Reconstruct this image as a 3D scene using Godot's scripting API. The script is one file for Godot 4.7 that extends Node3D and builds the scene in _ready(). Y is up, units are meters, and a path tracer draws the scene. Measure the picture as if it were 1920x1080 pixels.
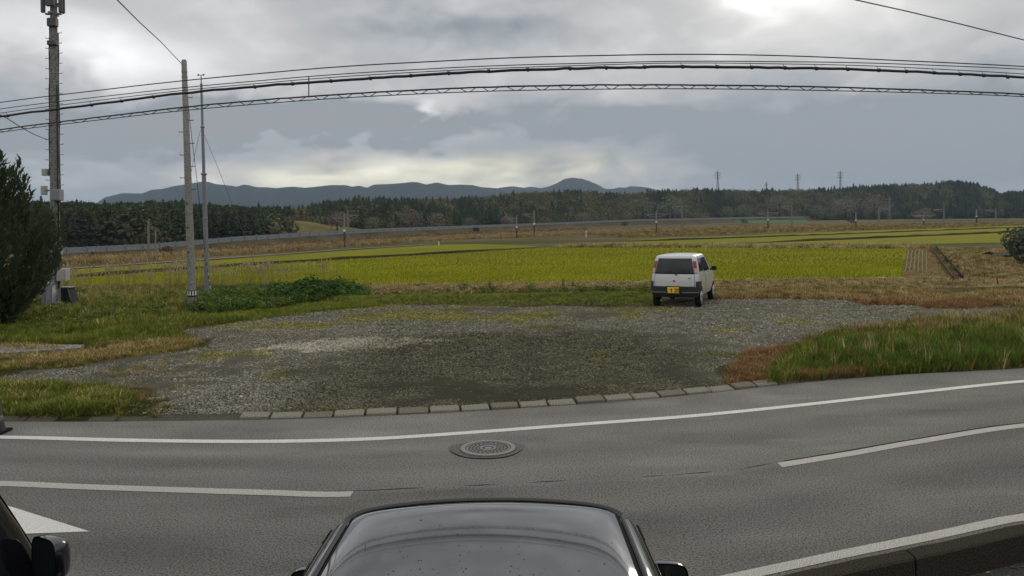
extends Node3D
# A gravel lot beside a country road, rice fields and wooded hills under a heavy sky.
# Units are metres, y up; the camera stands at x 0, z 0 and looks along -z; "d" below is the distance -z.

const F := 1500.0
const CY := 413.0
const H := 2.74
const ROLL := -0.0157

var rng := RandomNumberGenerator.new()
var n1 := FastNoiseLite.new()
var n2 := FastNoiseLite.new()
var used := {}
var KE: Array = []
var OL: Array = []
var CL: Array = []
var NL: Array = []
var M := {}

# ---------------------------------------------------------------- pixels to directions and ground points
func ray(px: float, py: float) -> Vector3:
	var a := (px - 960.0) / F
	var b := (CY - py) / F
	return Vector3(cos(ROLL) * a - sin(ROLL) * b, sin(ROLL) * a + cos(ROLL) * b, -1.0)

func P(px: float, py: float, d: float) -> Vector3:
	return Vector3(0, H, 0) + ray(px, py) * d

func gy(x: float, d: float) -> float:
	var y := 0.05 * smoothstep(0.0, 0.35, d - cv(KE, x)) if d < 20.0 else 0.05
	y -= 0.85 * smoothstep(28.5, 35.5, d)
	y -= 1.1 * smoothstep(0.0, 1.0, -x / 74.0) * smoothstep(50.0, 130.0, d)
	return y

func G(px: float, py: float) -> Vector3:
	var r := ray(px, py)
	r.y = minf(r.y, -0.0012)
	var d := 20.0
	for i in 30:
		d = lerpf(d, clampf((H - gy(r.x * d, d)) / -r.y, 2.0, 2500.0), 0.75)
	return Vector3(r.x * d, gy(r.x * d, d), -d)

func poly(pts: Array) -> PackedVector2Array:
	var o := PackedVector2Array()
	for p in pts:
		var g := G(p[0], p[1])
		o.append(Vector2(g.x, -g.z))
	return o

func flat(pts: Array) -> Array:                      # pixels on the level road
	var o := []
	for p in pts:
		var r := ray(p[0], p[1])
		var d := H / -r.y
		o.append(Vector2(r.x * d, d))
	return o

func cv(c: Array, x: float) -> float:                # smooth curve d(x) through points
	var n := c.size()
	if n == 0:
		return 0.0
	if x <= c[0].x:
		return c[0].y + (x - c[0].x) * -0.10
	if x >= c[n - 1].x:
		return c[n - 1].y + (x - c[n - 1].x) * 0.27
	var i := 0
	while x > c[i + 1].x:
		i += 1
	var a: Vector2 = c[i]
	var b: Vector2 = c[i + 1]
	var m0: float = -0.10 if i == 0 else (b.y - c[i - 1].y) / (b.x - c[i - 1].x)
	var m1: float = 0.27 if i + 2 >= n else (c[i + 2].y - a.y) / (c[i + 2].x - a.x)
	var h := b.x - a.x
	var t := (x - a.x) / h
	var t2 := t * t
	var t3 := t2 * t
	return (2 * t3 - 3 * t2 + 1) * a.y + (t3 - 2 * t2 + t) * h * m0 + (-2 * t3 + 3 * t2) * b.y + (t3 - t2) * h * m1

func tab(t: Array, x: float, k: int) -> float:       # linear look-up in rows [x, a, b, ...]
	if x <= t[0][0]:
		return t[0][k]
	for i in t.size() - 1:
		if x <= t[i + 1][0]:
			return lerpf(t[i][k], t[i + 1][k], (x - t[i][0]) / (t[i + 1][0] - t[i][0]))
	return t[t.size() - 1][k]

# ---------------------------------------------------------------- nodes
func numbered(called: String) -> String:
	if not used.has(called):
		used[called] = 0
		return called
	used[called] += 1
	return "%s_%03d" % [called, used[called]]

func tag(o: Node, label: String, category: String, group := "", kind := "") -> Node:
	if label: o.set_meta("label", label)
	if category: o.set_meta("category", category)
	if group: o.set_meta("group", group)
	if kind: o.set_meta("kind", kind)
	return o

func base(called: String, label: String, category: String, at := Vector3.ZERO, yaw := 0.0, group := "") -> Node3D:
	var o := Node3D.new()
	o.name = numbered(called)
	add_child(o)
	o.position = at
	o.rotation.y = yaw
	tag(o, label, category, group)
	return o

func inst(called: String, mesh: Mesh, mat: Material, parent: Node = self) -> MeshInstance3D:
	var o := MeshInstance3D.new()
	o.name = numbered(called) if parent == self else called
	o.mesh = mesh
	o.material_override = mat
	parent.add_child(o, true)
	return o

func st0() -> SurfaceTool:
	var s := SurfaceTool.new()
	s.begin(Mesh.PRIMITIVE_TRIANGLES)
	s.set_smooth_group(-1)
	return s

func fin(s: SurfaceTool, called: String, mat: Material, parent: Node = self) -> MeshInstance3D:
	s.generate_normals()
	return inst(called, s.commit(), mat, parent)

func tri(s: SurfaceTool, a: Vector3, b: Vector3, c: Vector3) -> void:
	s.add_vertex(a); s.add_vertex(b); s.add_vertex(c)

func quad(s: SurfaceTool, a: Vector3, b: Vector3, c: Vector3, d: Vector3) -> void:
	tri(s, a, b, c); tri(s, a, c, d)

func box(s: SurfaceTool, c: Vector3, size: Vector3, b := Basis.IDENTITY, bev := 0.0) -> void:
	s.set_smooth_group(-1)
	var h := size * 0.5
	if bev <= 0.0:
		var v := []
		for i in 8:
			v.append(c + b * Vector3(h.x * (1 if i & 1 else -1), h.y * (1 if i & 2 else -1), h.z * (1 if i & 4 else -1)))
		for f in [[0, 1, 3, 2], [5, 4, 6, 7], [4, 0, 2, 6], [1, 5, 7, 3], [2, 3, 7, 6], [4, 5, 1, 0]]:
			quad(s, v[f[0]], v[f[1]], v[f[2]], v[f[3]])
		return
	# bevelled: rings of an octagonal outline in x,z at four heights
	var rings := []
	for k in 4:
		var y: float = [-h.y, -h.y + bev, h.y - bev, h.y][k]
		var i: float = bev if k == 0 or k == 3 else 0.0
		var x := h.x - i
		var z := h.z - i
		var r := []
		for p in [[x - bev, -z], [x, -z + bev], [x, z - bev], [x - bev, z], [-x + bev, z], [-x, z - bev], [-x, -z + bev], [-x + bev, -z]]:
			r.append(c + b * Vector3(p[0], y, p[1]))
		rings.append(r)
	for k in 3:
		for j in 8:
			quad(s, rings[k][j], rings[k][(j + 1) % 8], rings[k + 1][(j + 1) % 8], rings[k + 1][j])
	for j in 6:
		tri(s, rings[3][0], rings[3][j + 1], rings[3][j + 2])
		tri(s, rings[0][0], rings[0][j + 2], rings[0][j + 1])

func tube(s: SurfaceTool, pts: Array, radii: Array, sides := 8, caps := true) -> void:
	s.set_smooth_group(1)
	var rings := []
	var n := pts.size()
	for i in n:
		var t: Vector3 = (pts[mini(i + 1, n - 1)] - pts[maxi(i - 1, 0)]).normalized()
		var u := t.cross(Vector3.UP if absf(t.y) < 0.9 else Vector3.RIGHT).normalized()
		var w := u.cross(t)
		var r: float = radii[i] if i < radii.size() else radii[radii.size() - 1]
		var ring := []
		for k in sides:
			var a := TAU * k / sides
			ring.append(pts[i] + (u * cos(a) + w * sin(a)) * r)
		rings.append(ring)
	for i in n - 1:
		for k in sides:
			quad(s, rings[i][k], rings[i + 1][k], rings[i + 1][(k + 1) % sides], rings[i][(k + 1) % sides])
	if caps:
		s.set_smooth_group(-1)
		for e in [0, n - 1]:
			for k in sides - 2:
				tri(s, rings[e][0], rings[e][k + 1], rings[e][k + 2])

func grid(s: SurfaceTool, nu: int, nv: int, f: Callable, smooth := true) -> void:
	s.set_smooth_group(1 if smooth else -1)
	var rows := []
	for j in nv + 1:
		var r := []
		for i in nu + 1:
			r.append(f.call(float(i) / nu, float(j) / nv))
		rows.append(r)
	for j in nv:
		for i in nu:
			var a: Vector3 = rows[j][i]
			var b: Vector3 = rows[j][i + 1]
			var c: Vector3 = rows[j + 1][i + 1]
			var d: Vector3 = rows[j + 1][i]
			if a.distance_squared_to(b) > 1e-12 and b.distance_squared_to(c) > 1e-12: tri(s, a, b, c)
			if a.distance_squared_to(d) > 1e-12 and c.distance_squared_to(d) > 1e-12: tri(s, a, c, d)

func sheet(nx: int, nz: int, pos: Callable, col: Callable) -> ArrayMesh:      # big ground grid with vertex colours
	var v := PackedVector3Array()
	var c := PackedColorArray()
	var idx := PackedInt32Array()
	for j in nz + 1:
		for i in nx + 1:
			var p: Vector3 = pos.call(float(i) / nx, float(j) / nz)
			v.append(p)
			c.append(col.call(p.x, -p.z))
	var w := nx + 1
	var nrm := PackedVector3Array()
	nrm.resize(v.size())
	for j in nz + 1:
		for i in nx + 1:
			var a := v[j * w + mini(i + 1, nx)] - v[j * w + maxi(i - 1, 0)]
			var b := v[mini(j + 1, nz) * w + i] - v[maxi(j - 1, 0) * w + i]
			var q := a.cross(b).normalized()
			nrm[j * w + i] = q if q.y > 0 else -q
	for j in nz:
		for i in nx:
			var a := j * w + i
			idx.append_array([a, a + w, a + 1, a + 1, a + w, a + w + 1])
	var arr := []
	arr.resize(Mesh.ARRAY_MAX)
	arr[Mesh.ARRAY_VERTEX] = v
	arr[Mesh.ARRAY_NORMAL] = nrm
	arr[Mesh.ARRAY_COLOR] = c
	arr[Mesh.ARRAY_INDEX] = idx
	var m := ArrayMesh.new()
	m.add_surface_from_arrays(Mesh.PRIMITIVE_TRIANGLES, arr)
	return m

# ---------------------------------------------------------------- many small copies
func put(buf: PackedFloat32Array, at: Vector3, yaw: float, s: Vector3, col: Color, tx := 0.0, tz := 0.0) -> void:
	var b := Basis(Vector3.UP, yaw) * Basis(Vector3.RIGHT, tx) * Basis(Vector3.BACK, tz)
	b = b * Basis.from_scale(s)
	buf.append_array([b.x.x, b.y.x, b.z.x, at.x, b.x.y, b.y.y, b.z.y, at.y, b.x.z, b.y.z, b.z.z, at.z, col.r, col.g, col.b, 1.0])

func many(called: String, mesh: Mesh, mat: Material, buf: PackedFloat32Array, parent: Node = self) -> MultiMeshInstance3D:
	var mm := MultiMesh.new()
	mm.transform_format = MultiMesh.TRANSFORM_3D
	mm.use_colors = true
	mm.mesh = mesh
	mm.instance_count = buf.size() / 16
	mm.buffer = buf
	var o := MultiMeshInstance3D.new()
	o.name = numbered(called) if parent == self else called
	o.multimesh = mm
	o.material_override = mat
	parent.add_child(o, true)
	o.set_meta("kind", "stuff")
	return o

func inside(pl: PackedVector2Array, n: int) -> PackedVector2Array:            # n random points in a ground outline
	var lo := pl[0]
	var hi := pl[0]
	for p in pl:
		lo = lo.min(p); hi = hi.max(p)
	var o := PackedVector2Array()
	var k := 0
	while o.size() < n and k < n * 30:
		k += 1
		var q := Vector2(rng.randf_range(lo.x, hi.x), rng.randf_range(lo.y, hi.y))
		if Geometry2D.is_point_in_polygon(q, pl): o.append(q)
	return o

func tuft(blades: int, spread: float, lean: float, width: float) -> ArrayMesh:
	var s := st0()
	for i in blades:
		var a := rng.randf() * TAU
		var r := spread * sqrt(rng.randf())
		var p := Vector3(cos(a) * r, 0, sin(a) * r)
		var out := Vector3(cos(a + rng.randf_range(-1, 1)), 0, sin(a + rng.randf_range(-1, 1)))
		var side := out.cross(Vector3.UP).normalized() * width * rng.randf_range(0.6, 1.2)
		var hh := rng.randf_range(0.6, 1.0)
		var m := p + out * lean * 0.35 * hh + Vector3(0, hh * 0.6, 0)
		var e := p + out * lean * hh * rng.randf_range(0.8, 1.3) + Vector3(0, hh, 0)
		quad(s, p - side, p + side, m + side * 0.8, m - side * 0.8)
		tri(s, m - side * 0.8, m + side * 0.8, e)
	s.generate_normals()
	return s.commit()

func leafball(n: int, leaf: float, squash := 1.0, hollow := 0.55, up := 0.35) -> ArrayMesh:   # loose ball of leaf faces, base at 0, height 1
	var s := st0()
	for i in n:
		var v := Vector3(rng.randfn(), rng.randfn(), rng.randfn()).normalized()
		v *= lerpf(hollow, 1.0, pow(rng.randf(), 0.5)) * 0.5
		var lump := 1.0 + 0.28 * sin(v.x * 9.0 + 1.3) * sin(v.z * 8.0 + v.y * 7.0)
		var c := Vector3(v.x * squash * lump, 0.5 + v.y * lump, v.z * squash * lump)
		var nrm := (v.normalized() + Vector3(0, up, 0) + Vector3(rng.randfn(), rng.randfn(), rng.randfn()) * 0.5).normalized()
		var u := nrm.cross(Vector3(rng.randfn(), rng.randfn(), rng.randfn())).normalized() * leaf * rng.randf_range(0.6, 1.3)
		var w := nrm.cross(u) * rng.randf_range(0.5, 0.9)
		quad(s, c - u, c - w, c + u, c + w)
	s.generate_normals()
	return s.commit()

func conifer(tiers: int, per: int) -> ArrayMesh:                              # height 1, drooping sprays in rings
	var s := st0()
	for t in tiers:
		var k := float(t) / tiers
		var y := lerpf(0.12, 0.97, k)
		var r := lerpf(0.20, 0.035, pow(k, 1.15)) * rng.randf_range(0.8, 1.2)
		for j in per:
			var a := TAU * (j + rng.randf()) / per
			var o := Vector3(cos(a), 0, sin(a))
			var w := o.cross(Vector3.UP) * r * rng.randf_range(0.35, 0.6)
			var rr := r * rng.randf_range(0.7, 1.25)
			var m := o * rr * 0.55 + Vector3(0, y + 0.02, 0)
			var e := o * rr + Vector3(0, y - rng.randf_range(0.01, 0.06), 0)
			tri(s, Vector3(0, y + 0.05, 0), m + w, m - w)
			tri(s, m + w, e, m - w)
	tri(s, Vector3(-0.012, 0.9, 0), Vector3(0.012, 0.9, 0), Vector3(0, 1.01, 0))
	s.generate_normals()
	return s.commit()

# ---------------------------------------------------------------- materials
func rgb(r: float, g: float, b: float) -> Color:     # real-world (linear) base colour
	return Color(r, g, b).linear_to_srgb()

func noise_tex(freq: float, c0: float, c1: float, seed_: int, fractal := 4, bump := 0.0, size := 512) -> NoiseTexture2D:
	var n := FastNoiseLite.new()
	n.seed = seed_
	n.noise_type = FastNoiseLite.TYPE_SIMPLEX_SMOOTH
	n.frequency = freq
	n.fractal_octaves = fractal
	var t := NoiseTexture2D.new()
	t.width = size
	t.height = size
	t.seamless = true
	t.noise = n
	if bump > 0.0:
		t.as_normal_map = true
		t.bump_strength = bump
	else:
		var g := Gradient.new()
		g.set_color(0, Color(c0, c0, c0))
		g.set_color(1, Color(c1, c1, c1))
		t.color_ramp = g
	return t

func mat(c: Color, rough := 0.9, metal := 0.0) -> StandardMaterial3D:
	var m := StandardMaterial3D.new()
	m.albedo_color = c
	m.roughness = rough
	m.metallic = metal
	m.metallic_specular = 0.5 if rough < 0.78 else 0.12
	return m

func grainy(c: Color, rough: float, tex: Texture2D, scale: float, bump: Texture2D = null, amount := 1.0) -> StandardMaterial3D:
	var m := mat(c, rough)
	m.albedo_texture = tex
	m.uv1_triplanar = true
	m.uv1_world_triplanar = true
	m.uv1_scale = Vector3.ONE * scale
	if bump:
		m.normal_enabled = true
		m.normal_texture = bump
		m.normal_scale = amount
	return m

func leafy(back: float, rough := 0.75) -> StandardMaterial3D:                 # colour comes from the copies
	var m := mat(Color.WHITE, rough)
	m.metallic_specular = 0.12
	m.vertex_color_use_as_albedo = true
	m.backlight_enabled = true
	m.backlight = Color(back, back, back)
	m.cull_mode = BaseMaterial3D.CULL_DISABLED
	return m

func chipped(seed_: int, bare: float) -> NoiseTexture2D:      # road paint worn off the high stones
	var t := noise_tex(0.20, 0.3, 1.0, seed_, 4, 0.0, 1024)
	var g := Gradient.new()
	g.offsets = PackedFloat32Array([0.0, bare, bare + 0.06, 1.0])
	g.colors = PackedColorArray([Color(0.36, 0.36, 0.36), Color(0.5, 0.5, 0.5), Color(0.92, 0.92, 0.92), Color.WHITE])
	t.color_ramp = g
	return t

func pitted() -> NoiseTexture2D:                     # pale aggregate with dark pits
	var t := noise_tex(0.26, 0.3, 1.0, 5, 3, 0.0, 1024)
	var g := Gradient.new()
	g.offsets = PackedFloat32Array([0.0, 0.33, 0.47, 0.62, 1.0])
	g.colors = PackedColorArray([Color(0.45, 0.45, 0.45), Color(0.66, 0.66, 0.66), Color(0.84, 0.84, 0.84), Color(0.92, 0.92, 0.92), Color.WHITE])
	t.color_ramp = g
	return t

func make_materials() -> void:
	var fine := noise_tex(0.35, 0.55, 1.0, 3, 3)
	var speck := noise_tex(0.22, 0.35, 1.0, 5, 5)
	var blotch := noise_tex(0.02, 0.7, 1.0, 8, 5)
	var nb := noise_tex(0.3, 0, 1, 4, 3, 6.0)
	M.asphalt = grainy(Color.WHITE, 0.86, pitted(), 0.15)
	M.asphalt.vertex_color_use_as_albedo = true
	M.patch = grainy(rgb(0.172, 0.166, 0.15), 0.86, pitted(), 0.19)
	M.crack = mat(rgb(0.02, 0.02, 0.02), 0.95)
	M.paint = grainy(rgb(0.80, 0.78, 0.72), 0.7, chipped(21, 0.37), 0.5, nb, 0.3)
	M.worn = grainy(rgb(0.66, 0.63, 0.56), 0.75, chipped(22, 0.45), 0.5, nb, 0.4)
	M.soil = grainy(Color.WHITE, 0.95, noise_tex(0.16, 0.35, 1.0, 31, 5), 0.9, nb, 1.0)
	M.soil.vertex_color_use_as_albedo = true
	M.plain = grainy(Color.WHITE, 0.95, noise_tex(0.08, 0.5, 1.0, 32, 5), 0.11)
	M.plain.vertex_color_use_as_albedo = true
	M.stone = leafy(0.0, 0.85)
	M.stone.backlight_enabled = false
	M.kerb = grainy(rgb(0.46, 0.42, 0.33), 0.9, noise_tex(0.06, 0.45, 1.0, 41, 5), 1.6, nb, 0.6)
	M.kerb2 = grainy(rgb(0.36, 0.32, 0.24), 0.9, noise_tex(0.05, 0.4, 1.0, 42, 5), 1.9, nb, 0.6)
	M.kerb3 = grainy(rgb(0.20, 0.175, 0.13), 0.92, noise_tex(0.05, 0.35, 1.0, 43, 5), 1.7, nb, 0.6)
	M.mossy = grainy(rgb(0.13, 0.11, 0.085), 0.95, noise_tex(0.09, 0.2, 1.0, 44, 5), 1.4, nb, 0.9)
	M.iron = grainy(rgb(0.42, 0.40, 0.36), 0.55, speck, 3.0)
	M.iron.metallic = 0.1
	M.irondark = mat(rgb(0.05, 0.048, 0.045), 0.75, 0.2)
	M.leaf = leafy(0.5)
	M.straw = leafy(0.35, 0.85)
	M.dark = leafy(0.2)
	M.concrete = grainy(rgb(0.37, 0.35, 0.31), 0.88, blotch, 0.9, nb, 0.3)
	M.concrete2 = grainy(rgb(0.45, 0.43, 0.39), 0.88, noise_tex(0.03, 0.4, 1.0, 52, 5), 0.7, nb, 0.3)
	M.steel = grainy(rgb(0.30, 0.32, 0.32), 0.5, blotch, 1.2)
	M.steel.metallic = 0.35
	M.greymetal = mat(rgb(0.22, 0.23, 0.24), 0.55, 0.2)
	M.darkmetal = mat(rgb(0.07, 0.072, 0.078), 0.55, 0.1)
	M.palebox = mat(rgb(0.36, 0.36, 0.34), 0.5)
	M.black = mat(rgb(0.012, 0.012, 0.013), 0.55)
	M.rubber = mat(rgb(0.018, 0.018, 0.018), 0.85)
	M.cable = mat(rgb(0.012, 0.012, 0.014), 0.6)
	M.wire = mat(rgb(0.022, 0.022, 0.024), 0.6, 0.0)
	M.white = mat(rgb(0.7, 0.7, 0.68), 0.6)
	M.tarp = grainy(rgb(0.07, 0.07, 0.075), 0.8, blotch, 2.0, nb, 0.5)
	M.bark = grainy(rgb(0.06, 0.05, 0.04), 0.95, speck, 2.0, nb, 1.0)
	M.wall = grainy(rgb(0.36, 0.38, 0.38), 0.8, noise_tex(0.05, 0.6, 1.0, 53, 4), 0.12)
	M.wallpost = mat(rgb(0.17, 0.18, 0.18), 0.7)
	M.mount = grainy(rgb(0.045, 0.055, 0.045), 1.0, noise_tex(0.03, 0.45, 1.0, 54, 5), 0.0024)
	M.hill = mat(rgb(0.04, 0.045, 0.025), 1.0)
	M.green = mat(rgb(0.10, 0.42, 0.12), 0.7)
	M.brownwood = mat(rgb(0.09, 0.06, 0.045), 0.9)
	M.paint_white = mat(rgb(0.50, 0.505, 0.48), 0.3)
	M.paint_white.clearcoat_enabled = true
	M.paint_white.clearcoat = 0.6
	M.paint_white.clearcoat_roughness = 0.08
	M.paint_dark = mat(rgb(0.022, 0.023, 0.025), 0.05, 0.0)
	M.paint_dark.clearcoat_enabled = true
	M.paint_dark.clearcoat = 0.7
	M.paint_dark.clearcoat_roughness = 0.03
	M.paint_black = mat(rgb(0.006, 0.006, 0.008), 0.15)
	M.paint_black.clearcoat_enabled = true
	M.paint_black.clearcoat = 0.8
	M.paint_black.clearcoat_roughness = 0.04
	M.plastic = grainy(rgb(0.045, 0.046, 0.05), 0.7, fine, 3.0)
	M.glass = mat(rgb(0.012, 0.014, 0.015), 0.06)
	M.red = mat(rgb(0.28, 0.02, 0.02), 0.2)
	M.pink = mat(rgb(0.5, 0.3, 0.28), 0.2)
	M.yellow = mat(rgb(0.75, 0.5, 0.03), 0.5)
	M.chrome = mat(rgb(0.6, 0.6, 0.6), 0.15, 1.0)
	M.rim = mat(rgb(0.45, 0.45, 0.46), 0.35, 0.6)

# ---------------------------------------------------------------- sky
func gauss(az: float, el: float, a: float, e: float, ra: float, re: float) -> float:
	var x := (az - a) / ra
	var y := (el - e) / re
	return exp(-(x * x + y * y))

func sky_color(dir: Vector3) -> Color:
	var el := rad_to_deg(asin(clampf(dir.y, -1, 1)))
	var az := rad_to_deg(atan2(dir.x, -dir.z))
	# noise on a flat cloud deck seen from below
	var k := 1.0 / (maxf(dir.y, 0.0) + 0.16)
	var qx := dir.x * k
	var qz := dir.z * k
	var wx := n2.get_noise_2d(qx * 60.0, qz * 60.0)
	var wy := n2.get_noise_2d(qx * 60.0 + 400.0, qz * 60.0 - 300.0)
	var f1 := n1.get_noise_3d(dir.x * 260.0 + wx * 30.0, dir.y * 620.0 + wy * 40.0, dir.z * 260.0)
	var f2 := n2.get_noise_2d(qx * 26.0 + wx * 8.0, qz * 26.0 + wy * 8.0)
	var f3 := n1.get_noise_3d(dir.x * 900.0 + wy * 20.0, dir.y * 1700.0, dir.z * 900.0)
	az += wx * 2.2 + f1 * 3.0
	el += wy * 0.8 + f1 * 1.3 + f3 * 0.25
	var lump := absf(f3) * 2.0 - 0.35
	# the deck: cloud bases a little darker low down, brighter overhead
	var b := lerpf(0.47, 0.60, smoothstep(4.0, 14.0, el))
	b = lerpf(b, 1.10, smoothstep(14.0, 65.0, el))
	b *= 1.0 + 0.42 * f2 * smoothstep(3.0, 20.0, el) + 0.24 * f1 + 0.12 * f3 + 0.07 * lump
	var edge := 0.34 * f1 + 0.22 * f3 - 0.16 * lump
	var warm := 0.0
	# cloud masses and gaps by direction
	b -= 0.37 * cloud(gauss(az, el, -15.5, 7.0, 12.5, 1.9) + edge, 0.26)
	b -= 0.22 * cloud(gauss(az, el, -29.0, 5.6, 9.0, 1.7) + edge, 0.3)
	b -= 0.15 * cloud(gauss(az, el, 4.5, 7.0, 8.0, 1.9) + edge, 0.25)
	b -= 0.13 * cloud(gauss(az, el, -4.0, 13.3, 9.0, 1.6) + edge, 0.35)
	b -= 0.25 * gauss(az, el, 26.0, 5.0, 14.0, 3.4)
	b -= 0.06 * cloud(gauss(az, el, 14.0, 7.0, 6.0, 2.5) + edge, 0.4)
	b += 0.50 * gauss(az, el, -26.5, 10.3, 5.5, 1.6)
	b += 0.22 * gauss(az, el, -32.0, 12.0, 8.0, 1.6)
	b += 0.28 * cloud(gauss(az, el, -6.2, 7.8, 1.3, 1.0) + edge, 0.35)
	b += 0.10 * gauss(az, el, -5.5, 8.9, 3.0, 0.8)
	var low := cloud(gauss(az, el, -6.0, 3.0, 16.0, 1.9) + 0.8 * edge, 0.38)
	b += 0.34 * low * (1.0 + 0.8 * f1 + 0.5 * f3)
	warm += 0.9 * low
	var glow := gauss(az + 3.0 * f1, el + 1.2 * f3, 20.5, 15.8, 4.6, 2.0)
	var halo := gauss(az, el, 21.0, 15.5, 11.0, 4.6)
	b += 0.62 * glow + 0.13 * halo
	warm += 0.25 * halo
	b = clampf(b, 0.13, 1.25)
	var dark := clampf((0.60 - b) * 1.8, 0.0, 0.6) * (1.0 - clampf(warm, 0.0, 1.0))
	return Color(b * (1.0 - 0.17 * dark + 0.06 * warm), b * (1.0 + 0.02 * dark + 0.015 * warm), b * (1.015 + 0.17 * dark - 0.215 * warm))

func cloud(v: float, soft: float) -> float:
	return smoothstep(0.5 - soft, 0.5 + soft, v)

func make_sky() -> Sky:
	var w := 4096
	var small := Image.create(512, 256, false, Image.FORMAT_RGB8)
	for y in 140:
		for x in 512:
			small.set_pixel(x, y, sky_px((x + 0.5) / 512.0, (y + 0.5) / 256.0))
	for y in range(140, 256):
		for x in 512:
			small.set_pixel(x, y, Color(0.35, 0.35, 0.34))
	small.resize(w, w / 2, Image.INTERPOLATE_CUBIC)
	# the same function at full resolution over the part of the sky in and around the frame
	var x0 := int(w * (0.5 - 42.0 / 360.0))
	var x1 := int(w * (0.5 + 42.0 / 360.0))
	var y0 := int(w / 2 * (0.5 - 20.0 / 180.0))
	var y1 := int(w / 2 * (0.5 + 2.0 / 180.0))
	var win := Image.create((x1 - x0) / 2, (y1 - y0) / 2, false, Image.FORMAT_RGB8)
	for y in win.get_height():
		for x in win.get_width():
			win.set_pixel(x, y, sky_px((x0 + x * 2 + 1.0) / w, (y0 + y * 2 + 1.0) / (w / 2.0)))
	win.resize(win.get_width() * 2, win.get_height() * 2, Image.INTERPOLATE_CUBIC)
	small.blit_rect(win, Rect2i(0, 0, win.get_width(), win.get_height()), Vector2i(x0, y0))
	var m := PanoramaSkyMaterial.new()
	# the panorama starts at -z: turn the picture by half
	var turned := Image.create(w, w / 2, false, Image.FORMAT_RGB8)
	turned.blit_rect(small, Rect2i(w / 2, 0, w / 2, w / 2), Vector2i(0, 0))
	turned.blit_rect(small, Rect2i(0, 0, w / 2, w / 2), Vector2i(w / 2, 0))
	m.panorama = ImageTexture.create_from_image(turned)
	var s := Sky.new()
	s.sky_material = m
	return s

func sky_px(u: float, v: float) -> Color:
	var th := (u - 0.5) * TAU
	var ph := (0.5 - v) * PI
	var c := sky_color(Vector3(sin(th) * cos(ph), sin(ph), -cos(th) * cos(ph)))
	c = Color(c.r / 1.25, c.g / 1.25, c.b / 1.25)
	return c.clamp().linear_to_srgb()

# ---------------------------------------------------------------- main
func _ready() -> void:
	rng.seed = 20231111
	n1.seed = 7
	n1.noise_type = FastNoiseLite.TYPE_SIMPLEX_SMOOTH
	n1.frequency = 0.012
	n1.fractal_octaves = 5
	n2.seed = 19
	n2.noise_type = FastNoiseLite.TYPE_SIMPLEX_SMOOTH
	n2.frequency = 0.02
	n2.fractal_octaves = 4

	var cam := Camera3D.new()
	cam.name = "camera"
	add_child(cam)
	cam.position = Vector3(0, H, 0)
	cam.rotation.z = ROLL
	cam.set_frustum(0.1 * 2.0 * 540.0 / F, Vector2(0, 0.1 * (CY - 540.0) / F), 0.1, 12000.0)
	cam.current = true

	var env := Environment.new()
	env.background_mode = Environment.BG_SKY
	env.sky = make_sky()
	env.background_energy_multiplier = 1.25
	env.tonemap_mode = Environment.TONE_MAPPER_LINEAR
	env.tonemap_exposure = 1.0
	env.sdfgi_enabled = true
	env.ssao_enabled = true
	env.ssil_enabled = true
	env.fog_enabled = true
	env.fog_density = 0.00015
	env.fog_light_color = Color(0.64, 0.72, 0.80)
	var we := WorldEnvironment.new()
	we.name = "world_environment"
	we.environment = env
	add_child(we)

	var sun := DirectionalLight3D.new()
	sun.name = "sun"
	sun.light_energy = 0.18
	sun.light_angular_distance = 15.0
	sun.light_color = Color(1.0, 0.93, 0.82)
	sun.shadow_enabled = true
	add_child(sun)
	sun.look_at_from_position(Vector3.ZERO, -Vector3(sin(deg_to_rad(26)) * cos(deg_to_rad(19)), sin(deg_to_rad(19)), -cos(deg_to_rad(26)) * cos(deg_to_rad(19))))

	KE = flat([[0, 790], [430, 788], [700, 780], [900, 770], [1100, 757], [1300, 740], [1500, 718], [1700, 702], [1920, 690]])
	OL = flat([[0, 820], [250, 826], [500, 828], [700, 823], [900, 810], [1100, 795], [1300, 780], [1500, 760], [1700, 738], [1920, 715]])
	CL = flat([[0, 907], [150, 913], [300, 918], [500, 924], [650, 927], [1465, 872], [1600, 850], [1700, 832], [1920, 798]])
	CL.insert(5, Vector2(2.25, 8.52))
	NL = [Vector2(-8, 6.0), Vector2(-5.5, 5.7), Vector2(-2.5, 5.25), Vector2(0, 5.45), Vector2(1.71, 6.1), Vector2(2.73, 6.5), Vector2(3.54, 6.8), Vector2(4.56, 7.19)]
	make_materials()
	make_road()
	make_ground()
	make_fields()
	make_hills()
	make_far_things()
	make_poles()
	make_wires()
	make_cars()
	make_plants()
	make_small()

# ---------------------------------------------------------------- road, kerbs, forecourt
func strip(c: Array, x0: float, x1: float, o0: float, o1: float, y: float, n: int) -> ArrayMesh:
	return sheet(n, 1, func(u: float, v: float):
		var x := lerpf(x0, x1, u)
		return Vector3(x, y, -(cv(c, x) + lerpf(o0, o1, v))), func(_x, _d): return Color.WHITE)

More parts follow.
